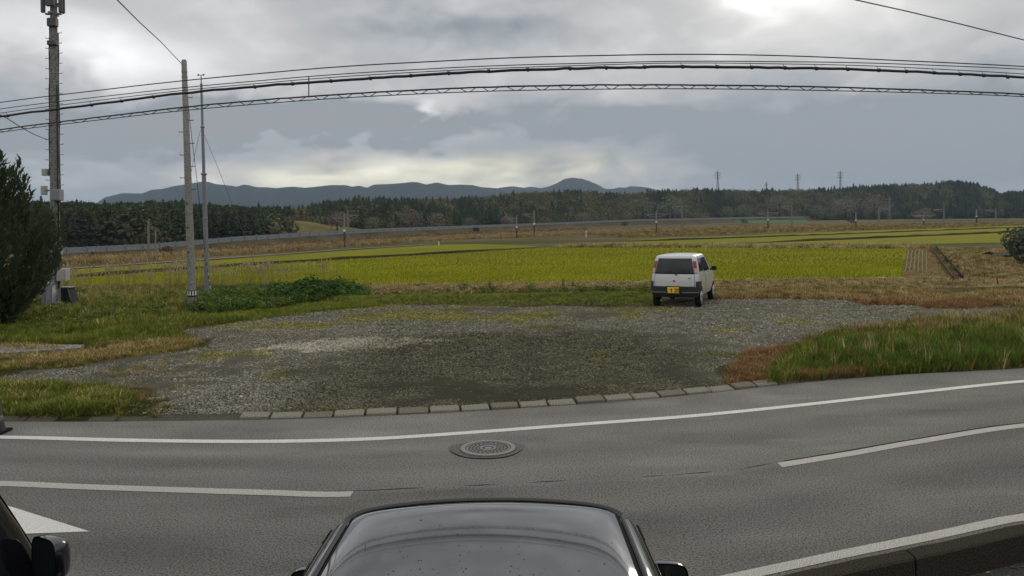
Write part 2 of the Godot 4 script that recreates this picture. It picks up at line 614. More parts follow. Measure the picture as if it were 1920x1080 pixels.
func make_road() -> void:
	var road := Node3D.new()
	road.name = "road"
	add_child(road)
	tag(road, "two-lane grey asphalt road curving past the gravel lot", "road", "", "structure")
	var rm := sheet(420, 110, func(u: float, v: float):
		var x := lerpf(-42.0, 46.0, u)
		if u > 0.3 and u < 0.7: x = lerpf(-15.6, 19.6, (u - 0.3) / 0.4)
		var d := lerpf(cv(NL, x) - 0.22, cv(KE, x), v)
		return Vector3(x, 0.0, -d), func(x: float, d: float):
		var far := cv(OL, x)
		var c := 0.205 + 0.025 * n1.get_noise_2d(x * 9.0, d * 30.0) + 0.02 * n1.get_noise_2d(x * 40.0, d * 60.0 + 90.0)
		var mid := cv(CL, x)
		var lane := (d - mid) / maxf(far - mid, 0.1)                      # 0 crown, 1 far line
		var near_ := (mid - d) / maxf(mid - cv(NL, x), 0.1)               # 0 crown, 1 near line
		# tyre-polished tracks, an older mix on the shoulder, oil in the lane middles, scuffs
		var k := lane if lane > 0.0 else near_
		if d > far - 0.05: c *= 1.16 + 0.25 * n2.get_noise_2d(x * 30.0, d * 30.0)
		else:
			var track := exp(-pow((k - 0.26) / 0.11, 2.0)) + exp(-pow((k - 0.76) / 0.11, 2.0))
			c *= 1.0 + 0.13 * track - 0.12 * exp(-pow((k - 0.5) / 0.10, 2.0)) * (0.6 + 1.2 * n2.get_noise_2d(x * 8.0, 7.0))
			if lane < 0.0: c *= 0.86
		c *= 1.0 + 0.35 * maxf(0.0, n2.get_noise_2d(x * 14.0, d * 55.0 + 40.0) - 0.1) - 0.45 * maxf(0.0, n2.get_noise_2d(x * 20.0 + 90.0, d * 50.0) - 0.22)
		return Color(c * 1.03, c, c * 0.90))
	inst("asphalt", rm, M.asphalt, road)
	var e := inst("edge_line", strip(OL, -30, 34, -0.075, 0.075, 0.004, 220), M.paint, road)
	e.set_meta("label", "white edge line along the far side of the road")
	inst("edge_line", strip(NL, -30, 34, -0.07, 0.07, 0.004, 220), M.worn, road).set_meta("label", "worn white edge line beside the mossy kerb")
	inst("centre_dash", strip(CL, -6.6, -1.66, -0.08, 0.08, 0.004, 40), M.worn, road)
	inst("centre_dash", strip(CL, 2.9, 7.9, -0.08, 0.08, 0.004, 40), M.worn, road)
	inst("centre_dash", strip(CL, 12.9, 17.9, -0.08, 0.08, 0.004, 40), M.worn, road)
	inst("centre_dash", strip(CL, -16.6, -11.6, -0.08, 0.08, 0.004, 40), M.worn, road)
	# open seam along the crown of the road
	inst("crack", sheet(160, 1, func(u: float, v: float):
		var x := lerpf(-1.9, 2.95, u)
		var wob := 0.05 * n1.get_noise_2d(x * 60.0, 3.0) + 0.10
		return Vector3(x, 0.003, -(cv(CL, x) + wob + (v - 0.5) * 0.016 * clampf(0.4 + 2.0 * n1.get_noise_2d(x * 90.0, 50.0), 0.0, 1.4))), func(_x, _d): return Color.WHITE), M.crack, road)
	inst("crack", sheet(60, 1, func(u: float, v: float):
		var x := lerpf(3.0, 7.9, u)
		return Vector3(x, 0.003, -(cv(CL, x) + 0.105 + 0.02 * n1.get_noise_2d(x * 60.0, 3.0) + (v - 0.5) * 0.03)), func(_x, _d): return Color.WHITE), M.crack, road)
	# arrow head painted on the near lane
	var s := st0()
	var ah := flat([[-70, 922], [168, 997], [60, 1001], [-70, 1004]])
	quad(s, Vector3(ah[0].x, 0.004, -ah[0].y), Vector3(ah[1].x, 0.004, -ah[1].y), Vector3(ah[2].x, 0.004, -ah[2].y), Vector3(ah[3].x, 0.004, -ah[3].y))
	fin(s, "arrow_marking", M.paint, road)
	# newer asphalt laid round the manhole, its rim standing up a little
	s = st0()
	var pc := Vector3(-0.33, 0.0, -9.6)
	var out := []
	for k in 48:
		var a := TAU * k / 48
		var rx := 0.43 + 0.03 * sin(a * 3.0)
		out.append(pc + Vector3(cos(a) * rx * (1.0 if cos(a) > 0 else 1.1), 0.0035, -sin(a) * (0.35 if sin(a) > 0 else 0.40)))
	s.set_smooth_group(1)
	for k in 48:
		var a: Vector3 = out[k]
		var b: Vector3 = out[(k + 1) % 48]
		tri(s, pc + Vector3(0, 0.006, 0), a, b)
	fin(s, "asphalt_patch", M.patch, road)
	s = st0()
	var rim := []
	for k in range(25, 48):
		rim.append(out[k] + Vector3(0, 0.002, 0))
	tube(s, rim, [0.001, 0.004, 0.006, 0.007, 0.006, 0.007, 0.006, 0.006, 0.007, 0.006, 0.007, 0.006, 0.007, 0.006, 0.006, 0.007, 0.006, 0.005, 0.004, 0.003, 0.003, 0.002, 0.001], 5)
	fin(s, "patch_seam", M.crack, road)

	make_manhole(Vector3(-0.33, 0.008, -9.6))

	# kerb stones between road and gravel
	var kerb := Node3D.new()
	kerb.name = "kerb"
	add_child(kerb)
	tag(kerb, "row of low pale kerb stones between road and gravel lot", "kerb", "", "structure")
	var x := -7.4
	var i := 0
	while x < 5.6:
		var L := 0.43 * rng.randf_range(0.96, 1.04)
		var a := Vector3(x, 0, -cv(KE, x))
		var b := Vector3(x + L, 0, -cv(KE, x + L))
		var dir := (b - a).normalized()
		var nrm := Vector3(-dir.z, 0, dir.x)
		if nrm.z > 0: nrm = -nrm
		var st := st0()
		var sunk := 0.0
		if x < -4.2: sunk = 0.035
		elif x > 4.2: sunk = 0.03
		var lift := rng.randf_range(-0.014, 0.012) - sunk
		a += Vector3(0, 0, rng.randf_range(-0.012, 0.012))
		# sloping face: low at the road, high at the lot, edges chamfered
		var prof := [Vector2(0, -0.08), Vector2(0, 0.022), Vector2(0.014, 0.034), Vector2(0.15, 0.066), Vector2(0.17, 0.058), Vector2(0.18, -0.05)]
		var q := []
		for end in 4:
			var along: float = [0.012, 0.028, L - 0.028, L - 0.012][end]
			var shrink: float = 0.012 if end == 0 or end == 3 else 0.0
			var r := []
			for pp in prof:
				r.append(a + dir * along + nrm * clampf(pp.x, shrink, 0.18 - shrink) + Vector3(0, pp.y + lift - (shrink if pp.y > 0 else 0.0) + rng.randf_range(-0.004, 0.004), 0))
			q.append(r)
		for e2 in 3:
			for k in 5:
				quad(st, q[e2][k], q[e2 + 1][k], q[e2 + 1][k + 1], q[e2][k + 1])
		for e2 in [0, 3]:
			for k in 4:
				tri(st, q[e2][0], q[e2][k + 1], q[e2][k + 2])
		fin(st, "kerb_stone", [M.kerb, M.kerb2, M.kerb][i % 3] if sunk == 0.0 else M.kerb3, kerb)
		x += L * dir.x + 0.012
		i += 1

	# near side: concrete kerb above the lower forecourt
	var nk := Node3D.new()
	nk.name = "retaining_kerb"
	add_child(nk)
	tag(nk, "dark mossy concrete kerb between road and lower forecourt", "kerb", "", "structure")
	x = 1.25
	while x < 20.0:
		var L2 := 1.9
		var st2 := st0()
		var sec := [Vector2(-0.20, -0.3), Vector2(-0.20, 0.005), Vector2(-0.185, 0.02), Vector2(-0.03, 0.02), Vector2(-0.015, 0.005), Vector2(-0.005, -0.2)]
		var rows := []
		for k in 13:
			var xx := x + 0.008 + (L2 - 0.016) * k / 12.0
			var r2 := []
			for pp in sec:
				r2.append(Vector3(xx, pp.y + rng.randf_range(-0.003, 0.003), -(cv(NL, xx) - 0.13 + pp.x)))
			rows.append(r2)
		for k in 12:
			for m in 5:
				quad(st2, rows[k][m], rows[k + 1][m], rows[k + 1][m + 1], rows[k][m + 1])
		for e3 in [0, 12]:
			for m in 4:
				tri(st2, rows[e3][0], rows[e3][m + 1], rows[e3][m + 2])
		fin(st2, "kerb_block", M.mossy, nk)
		x += L2
	# forecourt the near cars stand on, sloping up to the road where there is no kerb
	var fc := inst("forecourt", sheet(120, 40, func(u: float, v: float):
		var xx := lerpf(-24.0, 24.0, u)
		var edge := cv(NL, xx) - (0.22 if xx < 1.2 else 0.30)
		var d := lerpf(-14.0, edge, 1.0 - pow(1.0 - v, 2.0))
		var up := smoothstep(edge - 1.4, edge, d) * (1.0 - smoothstep(0.9, 1.25, xx))
		return Vector3(xx, -0.15 - 0.07 * smoothstep(0.9, 1.4, xx) + 0.149 * up, -d), func(xx: float, d: float):
		var c := 0.085 + 0.03 * n1.get_noise_2d(xx * 30.0, d * 30.0)
		return Color(c, c, c * 0.94)), M.asphalt)
	tag(fc, "dark asphalt forecourt below the road kerb", "forecourt", "", "structure")

func make_manhole(at: Vector3) -> void:
	var m := base("manhole_cover", "round cast-iron manhole cover set in a patch of asphalt", "manhole", at)
	var s := st0()
	var ring := func(s2: SurfaceTool, r0: float, r1: float, y0: float, y1: float):
		s2.set_smooth_group(-1)
		for k in 48:
			var a := TAU * k / 48
			var b := TAU * (k + 1) / 48
			var e0 := Vector3(cos(a), 0, sin(a))
			var e1 := Vector3(cos(b), 0, sin(b))
			var up := Vector3(0, y1, 0)
			var dn := Vector3(0, y0, 0)
			quad(s2, e0 * r1 + dn, e1 * r1 + dn, e1 * r1 + up, e0 * r1 + up)
			quad(s2, e0 * r1 + up, e1 * r1 + up, e1 * r0 + up, e0 * r0 + up)
			quad(s2, e0 * r0 + up, e1 * r0 + up, e1 * r0 + dn, e0 * r0 + dn)
	ring.call(s, 0.275, 0.33, -0.02, 0.012)
	fin(s, "frame", M.iron, m)
	s = st0()
	for k in 48:
		tri(s, Vector3(0, 0.0, 0), Vector3(cos(TAU * k / 48), 0, sin(TAU * k / 48)) * 0.268, Vector3(cos(TAU * (k + 1) / 48), 0, sin(TAU * (k + 1) / 48)) * 0.268)
	var lid := fin(s, "lid", M.irondark, m)
	s = st0()
	ring.call(s, 0.245, 0.262, 0.0, 0.009)
	fin(s, "lid_rim", M.iron, lid)
	s = st0()
	ring.call(s, 0.07, 0.098, 0.0, 0.009)
	fin(s, "emblem_ring", M.iron, lid)
	s = st0()
	ring.call(s, 0.0, 0.045, 0.0, 0.007)
	fin(s, "emblem_boss", M.iron, lid)
	s = st0()
	for k in 3:
		for j in 22:
			var r := 0.125 + k * 0.042
			var a := TAU * (j + 0.5 * (k % 2)) / 22.0
			box(s, Vector3(cos(a) * r, 0.003, sin(a) * r), Vector3(0.026, 0.008, 0.018 + 0.006 * k), Basis(Vector3.UP, -a), 0.002)
	fin(s, "tread_studs", M.iron, lid).set_meta("kind", "stuff")

# ---------------------------------------------------------------- the lot and the verges
var LOT: PackedVector2Array
var VERGE: PackedVector2Array
var BROWN: PackedVector2Array

func ground_color(x: float, d: float) -> Color:
	var w := Vector2(n1.get_noise_2d(x * 40.0, d * 40.0), n1.get_noise_2d(x * 40.0 + 700.0, d * 40.0)) * 0.7
	var q := Vector2(x, d) + w
	var f := n1.get_noise_2d(x * 130.0, d * 130.0)
	var f2 := n1.get_noise_2d(x * 26.0 + 55.0, d * 26.0)
	if Geometry2D.is_point_in_polygon(q, LOT):
		var c := 0.22 + 0.06 * f + 0.04 * f2
		# fresh grey gravel, a pale dry heap, damp dark earth and thin moss
		var damp := smoothstep(0.2, 0.62, exp(-pow((x + 0.2 - 0.06 * (d - 13.0)) / 4.1, 4.0) - pow((d - 14.6) / 5.4, 4.0)) + 0.45 * f2 + 0.15 * f - 0.12)
		c *= lerpf(1.0, 0.56, damp)
		var earth := 1.0 - 0.12 * damp
		var pale := smoothstep(0.3, 0.6, exp(-pow((x + 3.6 - 0.5 * (d - 17.6)) / 1.9, 2.0) - pow((d - 17.7) / 1.0, 2.0)) + 0.35 * f)
		c *= lerpf(1.0, 1.9, pale)
		var moss := smoothstep(0.0, 0.3, f2 + 0.55 * smoothstep(19.0, 24.0, d) * (1.0 - smoothstep(3.0, 6.0, x)) - 0.3)
		return Color(c * lerpf(1.09, 0.98, moss), c * lerpf(1.0, 0.97, moss), c * lerpf(0.75, 0.36, moss) * earth)
	var g := Color(0.085, 0.088, 0.028)
	g = g.lerp(Color(0.20, 0.15, 0.07), smoothstep(-0.1, 0.3, f2 + 0.3 * f))
	return g

func make_ground() -> void:
	LOT = poly([[-300, 700], [0, 708], [130, 688], [330, 660], [390, 640], [330, 622], [470, 600], [600, 583], [720, 572], [950, 574], [1200, 577], [1345, 561], [1560, 561], [1700, 573], [1850, 576], [1960, 580], [2300, 588],
		[1960, 586], [1750, 604], [1600, 624], [1500, 645], [1400, 660], [1360, 690], [1372, 728], [1300, 742], [900, 772], [430, 789], [290, 789], [330, 762], [240, 728], [120, 720], [0, 722], [-300, 720]])
	var g := inst("ground", sheet(420, 260, func(u: float, v: float):
		var x := (u - 0.46) * 76.0
		var k := cv(KE, x)
		var d := lerpf(k, 46.0, pow(v, 1.35))
		var y := gy(x, d)
		if d > k + 0.3: y += 0.02 * n1.get_noise_2d(x * 60.0, d * 60.0) + 0.03 * n1.get_noise_2d(x * 12.0, d * 12.0)
		return Vector3(x, y, -d), ground_color), M.soil)
	tag(g, "grey gravel lot and grassy verges beside the road", "ground", "", "structure")
	# loose stones
	var buf := PackedFloat32Array()
	var st := PackedFloat32Array()
	for i in 230000:
		var d := 11.2 + 16.0 * pow(rng.randf(), 1.4)
		var x := rng.randf_range(-0.64, 0.66) * d
		if d < cv(KE, x) + 0.22: continue
		if not Geometry2D.is_point_in_polygon(Vector2(x, d) + Vector2(rng.randfn(), rng.randfn()) * 0.35, LOT): continue
		var gc := ground_color(x, d)
		var b := gc.g * rng.randf_range(0.65, 1.35)
		if rng.randf() < 0.04: b *= 1.8
		b = minf(b, 0.5)
		var s := rng.randf_range(0.007, 0.019) * (1.0 + 0.03 * (d - 11.0))
		if rng.randf() < 0.01: s *= 1.7
		put(buf, Vector3(x, gy(x, d) + s * 0.3, -d), rng.randf() * TAU, Vector3(s * rng.randf_range(0.8, 1.5), s * rng.randf_range(0.5, 0.9), s), Color(b * 1.08, b, b * gc.b / maxf(gc.g, 0.01) * 1.03), rng.randf_range(-0.4, 0.4), rng.randf_range(-0.4, 0.4))
	var sm := st0()
	sm.set_smooth_group(-1)
	var v := []
	for k in 12:
		var yy := 1.0 - 2.0 * (k + 0.5) / 12.0
		var rr := sqrt(1 - yy * yy)
		v.append(Vector3(cos(k * 2.4) * rr, yy, sin(k * 2.4) * rr) * rng.randf_range(0.8, 1.15))
	for t in [[0, 1, 2], [0, 2, 3], [0, 3, 1], [1, 4, 6], [1, 6, 3], [3, 6, 8], [3, 8, 2], [2, 8, 5], [2, 5, 4], [2, 4, 1], [4, 7, 9], [4, 9, 6], [6, 9, 11], [6, 11, 8], [8, 11, 10], [8, 10, 5], [5, 10, 7], [5, 7, 4], [7, 10, 11], [7, 11, 9]]:
		tri(sm, v[t[0]], v[t[1]], v[t[2]])
	sm.generate_normals()
	tag(many("gravel", sm.commit(), M.stone, buf), "loose grey crushed stones covering the lot", "gravel")

	# far plain: one sheet out to the horizon
	var p := inst("plain", sheet(260, 200, func(u: float, v: float):
		var d := 46.0 * pow(4300.0 / 46.0, v)
		var x := (u - 0.5) * 3.0 * maxf(d, 46.0)
		if d < 46.01: x = (u - 0.5) * 180.0
		return Vector3(x, gy(x, d) - 0.0, -d), func(x: float, d: float):
		var f := n1.get_noise_2d(x * 1.5, d * 4.0)
		var c := Color(0.14, 0.125, 0.045).lerp(Color(0.23, 0.185, 0.085), smoothstep(-0.25, 0.35, f))
		return c.lerp(Color(0.10, 0.12, 0.035), smoothstep(0.1, 0.4, n2.get_noise_2d(x * 1.2, d * 3.0)))), M.plain)
	tag(p, "flat farmland of dry grass between fields and hills", "plain", "", "structure")

# ---------------------------------------------------------------- rice fields
func field(called: String, label: String, pts: Array, col: Color, lift := 0.03) -> MeshInstance3D:
	var pl := poly(pts)
	var lo := pl[0]
	var hi := pl[0]
	for q in pl:
		lo = lo.min(q); hi = hi.max(q)
	var ix := Geometry2D.triangulate_polygon(pl)
	var s := st0()
	s.set_smooth_group(1)
	# split triangles until small enough for the colour to vary
	var todo := []
	for k in ix.size() / 3:
		todo.append([pl[ix[k * 3]], pl[ix[k * 3 + 1]], pl[ix[k * 3 + 2]]])
	while todo.size():
		var t: Array = todo.pop_back()
		var big := 0
		for k in 3:
			if t[k].distance_to(t[(k + 1) % 3]) > t[big].distance_to(t[(big + 1) % 3]): big = k
		var a: Vector2 = t[big]
		var b: Vector2 = t[(big + 1) % 3]
		var c: Vector2 = t[(big + 2) % 3]
		if a.distance_to(b) > maxf(1.2, 0.03 * a.y):
			var m := (a + b) * 0.5
			todo.append([a, m, c]); todo.append([m, b, c])
			continue
		for q in [a, b, c]:
			var f := n1.get_noise_2d(q.x * 14.0, q.y * 14.0) * 0.8 + n2.get_noise_2d(q.x * 3.0, q.y * 3.0) * 0.7
			var k2 := clampf(1.0 + 0.28 * f, 0.6, 1.4)
			s.set_color(Color(col.r * k2, col.g * k2 * (1.0 - 0.06 * f), col.b * k2))
			s.add_vertex(Vector3(q.x, gy(q.x, q.y) + lift, -q.y))
	var o := fin(s, called, M.plain)
	tag(o, label, "field", "", "structure")
	return o

func levee(pts: Array, hgt: float, wid: float, label: String) -> void:
	var w := []
	for i in pts.size() - 1:
		var a := G(pts[i][0], pts[i][1])
		var b := G(pts[i + 1][0], pts[i + 1][1])
		var n := maxi(3, int(a.distance_to(b) / 2.5))
		for k in n:
			var q := a.lerp(b, float(k) / n)
			w.append(Vector3(q.x, gy(q.x, -q.z), q.z))
	var s := st0()
	var rows := []
	for i in w.size():
		var t: Vector3 = (w[mini(i + 1, w.size() - 1)] - w[maxi(i - 1, 0)]).normalized()
		var nn := Vector3(-t.z, 0, t.x)
		if nn.z < 0: nn = -nn
		var hh := hgt * rng.randf_range(0.75, 1.25) * clampf(minf(i, w.size() - 1 - i) / 4.0, 0.05, 1.0)
		var r := []
		for k in [[0.5, 0.0], [0.34, 0.75], [0.12, 1.0], [-0.2, 0.9], [-0.5, 0.0]]:
			r.append(w[i] + nn * wid * k[0] * rng.randf_range(0.9, 1.1) + Vector3(0, hh * k[1], 0))
		rows.append(r)
	for i in rows.size() - 1:
		for k in 4:
			for q in [[i, k], [i + 1, k], [i + 1, k + 1], [i, k], [i + 1, k + 1], [i, k + 1]]:
				var f := n1.get_noise_2d(rows[q[0]][q[1]].x * 30.0, rows[q[0]][q[1]].z * 30.0)
				s.set_color(Color(0.10, 0.088, 0.033) * (1.0 + 0.6 * f))
				s.add_vertex(rows[q[0]][q[1]])
	tag(fin(s, "levee", M.plain), label, "levee", "", "structure")

func make_fields() -> void:
	var rice := Color(0.30, 0.30, 0.02)
	field("rice_field", "broad yellow-green rice field of cut stubble behind the parked white car", [[60, 538], [400, 534], [700, 535], [1000, 531], [1225, 529], [1400, 526], [1694, 522], [1697, 490], [1701, 467], [1440, 466], [1200, 465], [1030, 465], [840, 477], [640, 488], [440, 501], [130, 523]], rice)
	field("rice_field", "narrow rice field beyond the long dark levee", [[60, 519], [130, 516], [440, 497], [640, 485], [840, 474], [1020, 462], [900, 458], [820, 459], [640, 471], [440, 486], [130, 506], [60, 510]], rice)
	field("rice_field", "distant rice field between two dark levees", [[1030, 462], [1060, 458], [1200, 453], [1300, 450], [1540, 441], [1900, 427], [2050, 422], [2050, 432], [1890, 435], [1560, 449], [1400, 455], [1250, 460]], rice)
	field("rice_field", "distant strip of rice field in front of the brown fallow field", [[1300, 461], [1410, 457], [1560, 451], [1890, 437], [2050, 433], [2050, 452], [1890, 455], [1740, 458], [1500, 462]], rice)
	field("rice_field", "farthest rice field below the catenary poles", [[1150, 450], [1300, 445], [1540, 436], [1800, 427], [2000, 419], [2000, 423], [1800, 430], [1540, 440], [1300, 449]], rice)
	field("fallow_field", "brown fallow field beyond the concrete ditch", [[1752, 466], [1800, 463], [1900, 462], [2100, 462], [2200, 530], [1920, 528], [1800, 526], [1772, 492]], Color(0.23, 0.165, 0.065))
	field("stubble_strip", "strip of pale straw rows between rice field and ditch", [[1692, 523], [1696, 490], [1701, 467], [1745, 466], [1765, 492], [1788, 524]], Color(0.25, 0.18, 0.07), 0.04)
	levee([[60, 526], [130, 521], [440, 499], [640, 486], [840, 475], [1035, 463]], 0.24, 0.8, "long dark levee crossing behind the broad rice field")
	levee([[1035, 464], [1200, 464], [1440, 465], [1740, 466]], 0.22, 1.2, "dry grassy levee along the far side of the broad rice field")
	levee([[1400, 456], [1560, 450], [1890, 436], [2050, 432]], 0.30, 1.0, "dark levee in front of the fallow field's far edge")
	levee([[1160, 454], [1300, 449], [1540, 441], [1800, 431], [1990, 424]], 0.25, 1.0, "thin dark levee between the two farthest rice fields")
	# pale farm track
	var pts := [[40, 510], [130, 505], [440, 484], [640, 469], [820, 458]]
	var s := st0()
	for i in pts.size() - 1:
		for k in 8:
			var q := []
			for e in 2:
				var t := (k + e) / 8.0
				var a := G(lerpf(pts[i][0], pts[i + 1][0], t), lerpf(pts[i][1], pts[i + 1][1], t))
				q.append(a + Vector3(0, 0.06, 0)); q.append(a + Vector3(-1.0, 0.06, -1.5))
			quad(s, q[0], q[2], q[3], q[1])
	tag(fin(s, "path", grainy(rgb(0.34, 0.31, 0.24), 0.95, noise_tex(0.06, 0.6, 1.0, 61), 0.2)), "pale farm track between rice field and reeds", "path", "", "structure")
	# rice stubble regrown in rows
	var tm := tuft(9, 0.35, 0.5, 0.10)
	var buf := PackedFloat32Array()
	var pl := poly([[60, 537], [400, 533], [700, 534], [1000, 530], [1225, 528], [1400, 525], [1692, 521], [1695, 490], [1699, 468], [1440, 467], [1200, 466], [1030, 466], [840, 478], [640, 489], [440, 502], [130, 524]])
	var d := 33.0
	while d < 108.0:
		var step := 0.30 if d < 60.0 else 0.45
		var xx := -0.66 * d
		while xx < 0.56 * d:
			var q := Vector2(xx + rng.randf_range(-0.06, 0.06), d + rng.randf_range(-0.05, 0.05))
			xx += step * rng.randf_range(0.85, 1.15) * (1.0 if d < 60.0 else 1.5)
			if not Geometry2D.is_point_in_polygon(q, pl): continue
			var f := n1.get_noise_2d(q.x * 14.0, q.y * 14.0) * 0.8 + n2.get_noise_2d(q.x * 3.0, q.y * 3.0) * 0.7
			if f < -0.4 and rng.randf() < 0.5: continue
			var k := clampf(1.0 + 0.25 * f, 0.7, 1.3) * rng.randf_range(0.88, 1.12)
			var c := Color(0.305, 0.315, 0.018) * k
			if rng.randf() < 0.03: c = Color(0.30, 0.25, 0.08)
			var sz := rng.randf_range(0.13, 0.20) * (1.0 if d < 60.0 else 1.3)
			put(buf, Vector3(q.x, gy(q.x, q.y) + 0.02, -q.y), rng.randf() * TAU, Vector3(sz, sz, sz), c)
		d += step
	tag(many("rice_stubble", tm, M.leaf, buf), "regrown yellow-green rice stubble in rows on the broad field", "stubble")
	# straw swaths on the strip and a concrete ditch
	for k in 6:
		var a := G(1697 + k * 8.0, 513)
		var b := G(1704 + k * 6.5, 470)
		s = st0()
		var line := []
		for j in 16:
			var q := a.lerp(b, j / 15.0)
			q.y = gy(q.x, -q.z) + 0.05
			line.append(q + Vector3(rng.randf_range(-0.025, 0.025), 0, 0))
		tube(s, line, [0.02, 0.05, 0.06, 0.045, 0.06, 0.05, 0.065, 0.05, 0.07, 0.06, 0.05, 0.075, 0.06, 0.08, 0.06, 0.02], 6)
		tag(fin(s, "straw_swath", grainy(rgb(0.40, 0.35, 0.18), 0.95, noise_tex(0.2, 0.4, 1.0, 70 + k), 0.9)), ["pale row of cut straw lying against the rice field", "second row of cut straw from the rice field", "third row of cut straw from the rice field", "third row of cut straw from the concrete ditch", "second row of cut straw from the concrete ditch", "row of cut straw lying next to the concrete ditch"][k], "straw", "straw rows")
	var da := G(1750, 465)
	var db := G(1796, 525)
	var ditch := base("ditch", "dark concrete irrigation ditch beside the brown fallow field", "ditch", (da + db) * 0.5)
	for side in [-1, 1]:
		s = st0()
		var dir := (db - da)
		box(s, Vector3(side * 0.26, 0.08, 0), Vector3(0.08, 0.34, dir.length()), Basis.looking_at(dir.normalized(), Vector3.UP), 0.02)
		fin(s, "side_wall", M.mossy if side > 0 else M.kerb3, ditch)
	s = st0()
	var dd := (db - da)
	box(s, Vector3(0, 0.055, 0), Vector3(0.44, 0.02, dd.length() * 0.99), Basis.looking_at(dd.normalized(), Vector3.UP))
	fin(s, "channel_bed", M.mossy, ditch)

# ---------------------------------------------------------------- hills, woods, mountains
# rows: picture column, distance of the ridge, distance of the foot, picture row of the tree tops, tree height
const RIDGE := [[-300, 240, 130, 384, 8.5], [0, 250, 140, 384, 8.5], [110, 255, 150, 383, 8.5], [200, 262, 160, 386, 8.5], [320, 280, 172, 383, 8.5], [480, 310, 200, 392, 8.5], [540, 340, 220, 388, 7.5], [600, 400, 235, 383, 7.5], [660, 440, 250, 376, 7.5], [740, 480, 270, 373, 7.5], [830, 520, 300, 370, 7.5],
	[900, 540, 325, 369, 7.5], [960, 555, 350, 362, 7.5], [1050, 570, 385, 356, 7.5], [1120, 580, 420, 360, 7.5], [1180, 590, 445, 360, 7.5], [1215, 600, 460, 354, 7.5], [1300, 610, 500, 352, 7.5], [1400, 630, 540, 354, 7.5], [1500, 660, 570, 352, 7.5],
	[1600, 690, 590, 349, 7.5], [1680, 720, 560, 343, 7.5], [1740, 730, 530, 342, 7.5], [1790, 740, 510, 339, 7.5], [1830, 745, 500, 343, 7.5], [1858, 750, 490, 354, 7.5], [1878, 750, 480, 362, 7.5], [1900, 750, 470, 359, 7.5], [1990, 750, 460, 356, 7.5], [2300, 750, 450, 362, 7.5]]
const FAR := [[-420, 378], [-200, 372], [0, 388], [100, 386], [112, 383], [135, 376], [162, 383], [172, 386], [178, 383], [197, 370], [230, 362], [267, 363], [284, 356], [307, 354], [326, 349], [353, 345], [376, 341], [392, 341], [405, 345], [434, 348], [445, 350], [457, 346], [467, 347], [482, 351], [502, 351], [517, 353], [534, 351],
	[552, 350], [573, 352], [594, 350], [621, 347], [648, 347], [661, 350], [675, 348], [689, 352], [702, 346], [732, 345], [757, 343], [773, 341], [786, 342], [800, 346], [820, 342], [842, 347], [862, 346], [888, 347], [904, 351], [920, 352], [933, 353], [950, 361], [975, 372], [1000, 384]]
const FAR2 := [[900, 372], [925, 358], [937, 352], [962, 349], [983, 352], [998, 350], [1015, 353], [1029, 350], [1046, 343], [1058, 336], [1073, 333], [1092, 335], [1108, 340], [1125, 348], [1135, 354], [1150, 354], [1162, 351], [1173, 352], [1183, 349], [1200, 350], [1218, 352], [1240, 358], [1330, 372], [1500, 380], [2000, 372], [2400, 378]]

func hill_at(px: float, t: float) -> Vector3:
	var dr := tab(RIDGE, px, 1)
	var df := tab(RIDGE, px, 2)
	var d := lerpf(df, dr, t)
	var rx := ray(px, 400.0).x
	var yf := gy(rx * df, df) - 0.5
	var yr := P(px, tab(RIDGE, px, 3), dr).y - tab(RIDGE, px, 4)
	var y := lerpf(yf, yr, smoothstep(0.0, 1.0, pow(clampf(t, 0, 1), 0.8)))
	if t > 1.0: y -= (t - 1.0) * 26.0
	y += (1.6 if px < 560.0 else 4.5) * n1.get_noise_2d(rx * d * 1.1, d * 1.1) * sin(clampf(t, 0, 1) * PI)
	return Vector3(rx * d, y, -d)

func mountain(called: String, label: String, prof: Array, dist: float, deep: float) -> void:
	var x0: float = prof[0][0]
	var x1: float = prof[prof.size() - 1][0]
	var o := inst(called, sheet(360, 18, func(u: float, v: float):
		var px := lerpf(x0, x1, u)
		var top := P(px, tab(prof, px, 1), dist)
		var t: float = v * 1.5 - 1.0                           # -1 foot, 0 ridge, 0.5 back
		var d := dist + t * deep
		var y := top.y + 15.0
		if t < 0.0: y = y * (1.0 - pow(-t, 0.85)) - 15.0
		else: y = y * (1.0 - t) - 15.0
		var x := ray(px, 400.0).x * d
		y += 9.0 * n1.get_noise_2d(x * 0.35, d * 0.35) * clampf(absf(t) * 4.0, 0, 1)
		return Vector3(x, y, -d), func(_x, _d): return Color.WHITE), M.mount)
	tag(o, label, "mountain", "", "structure")

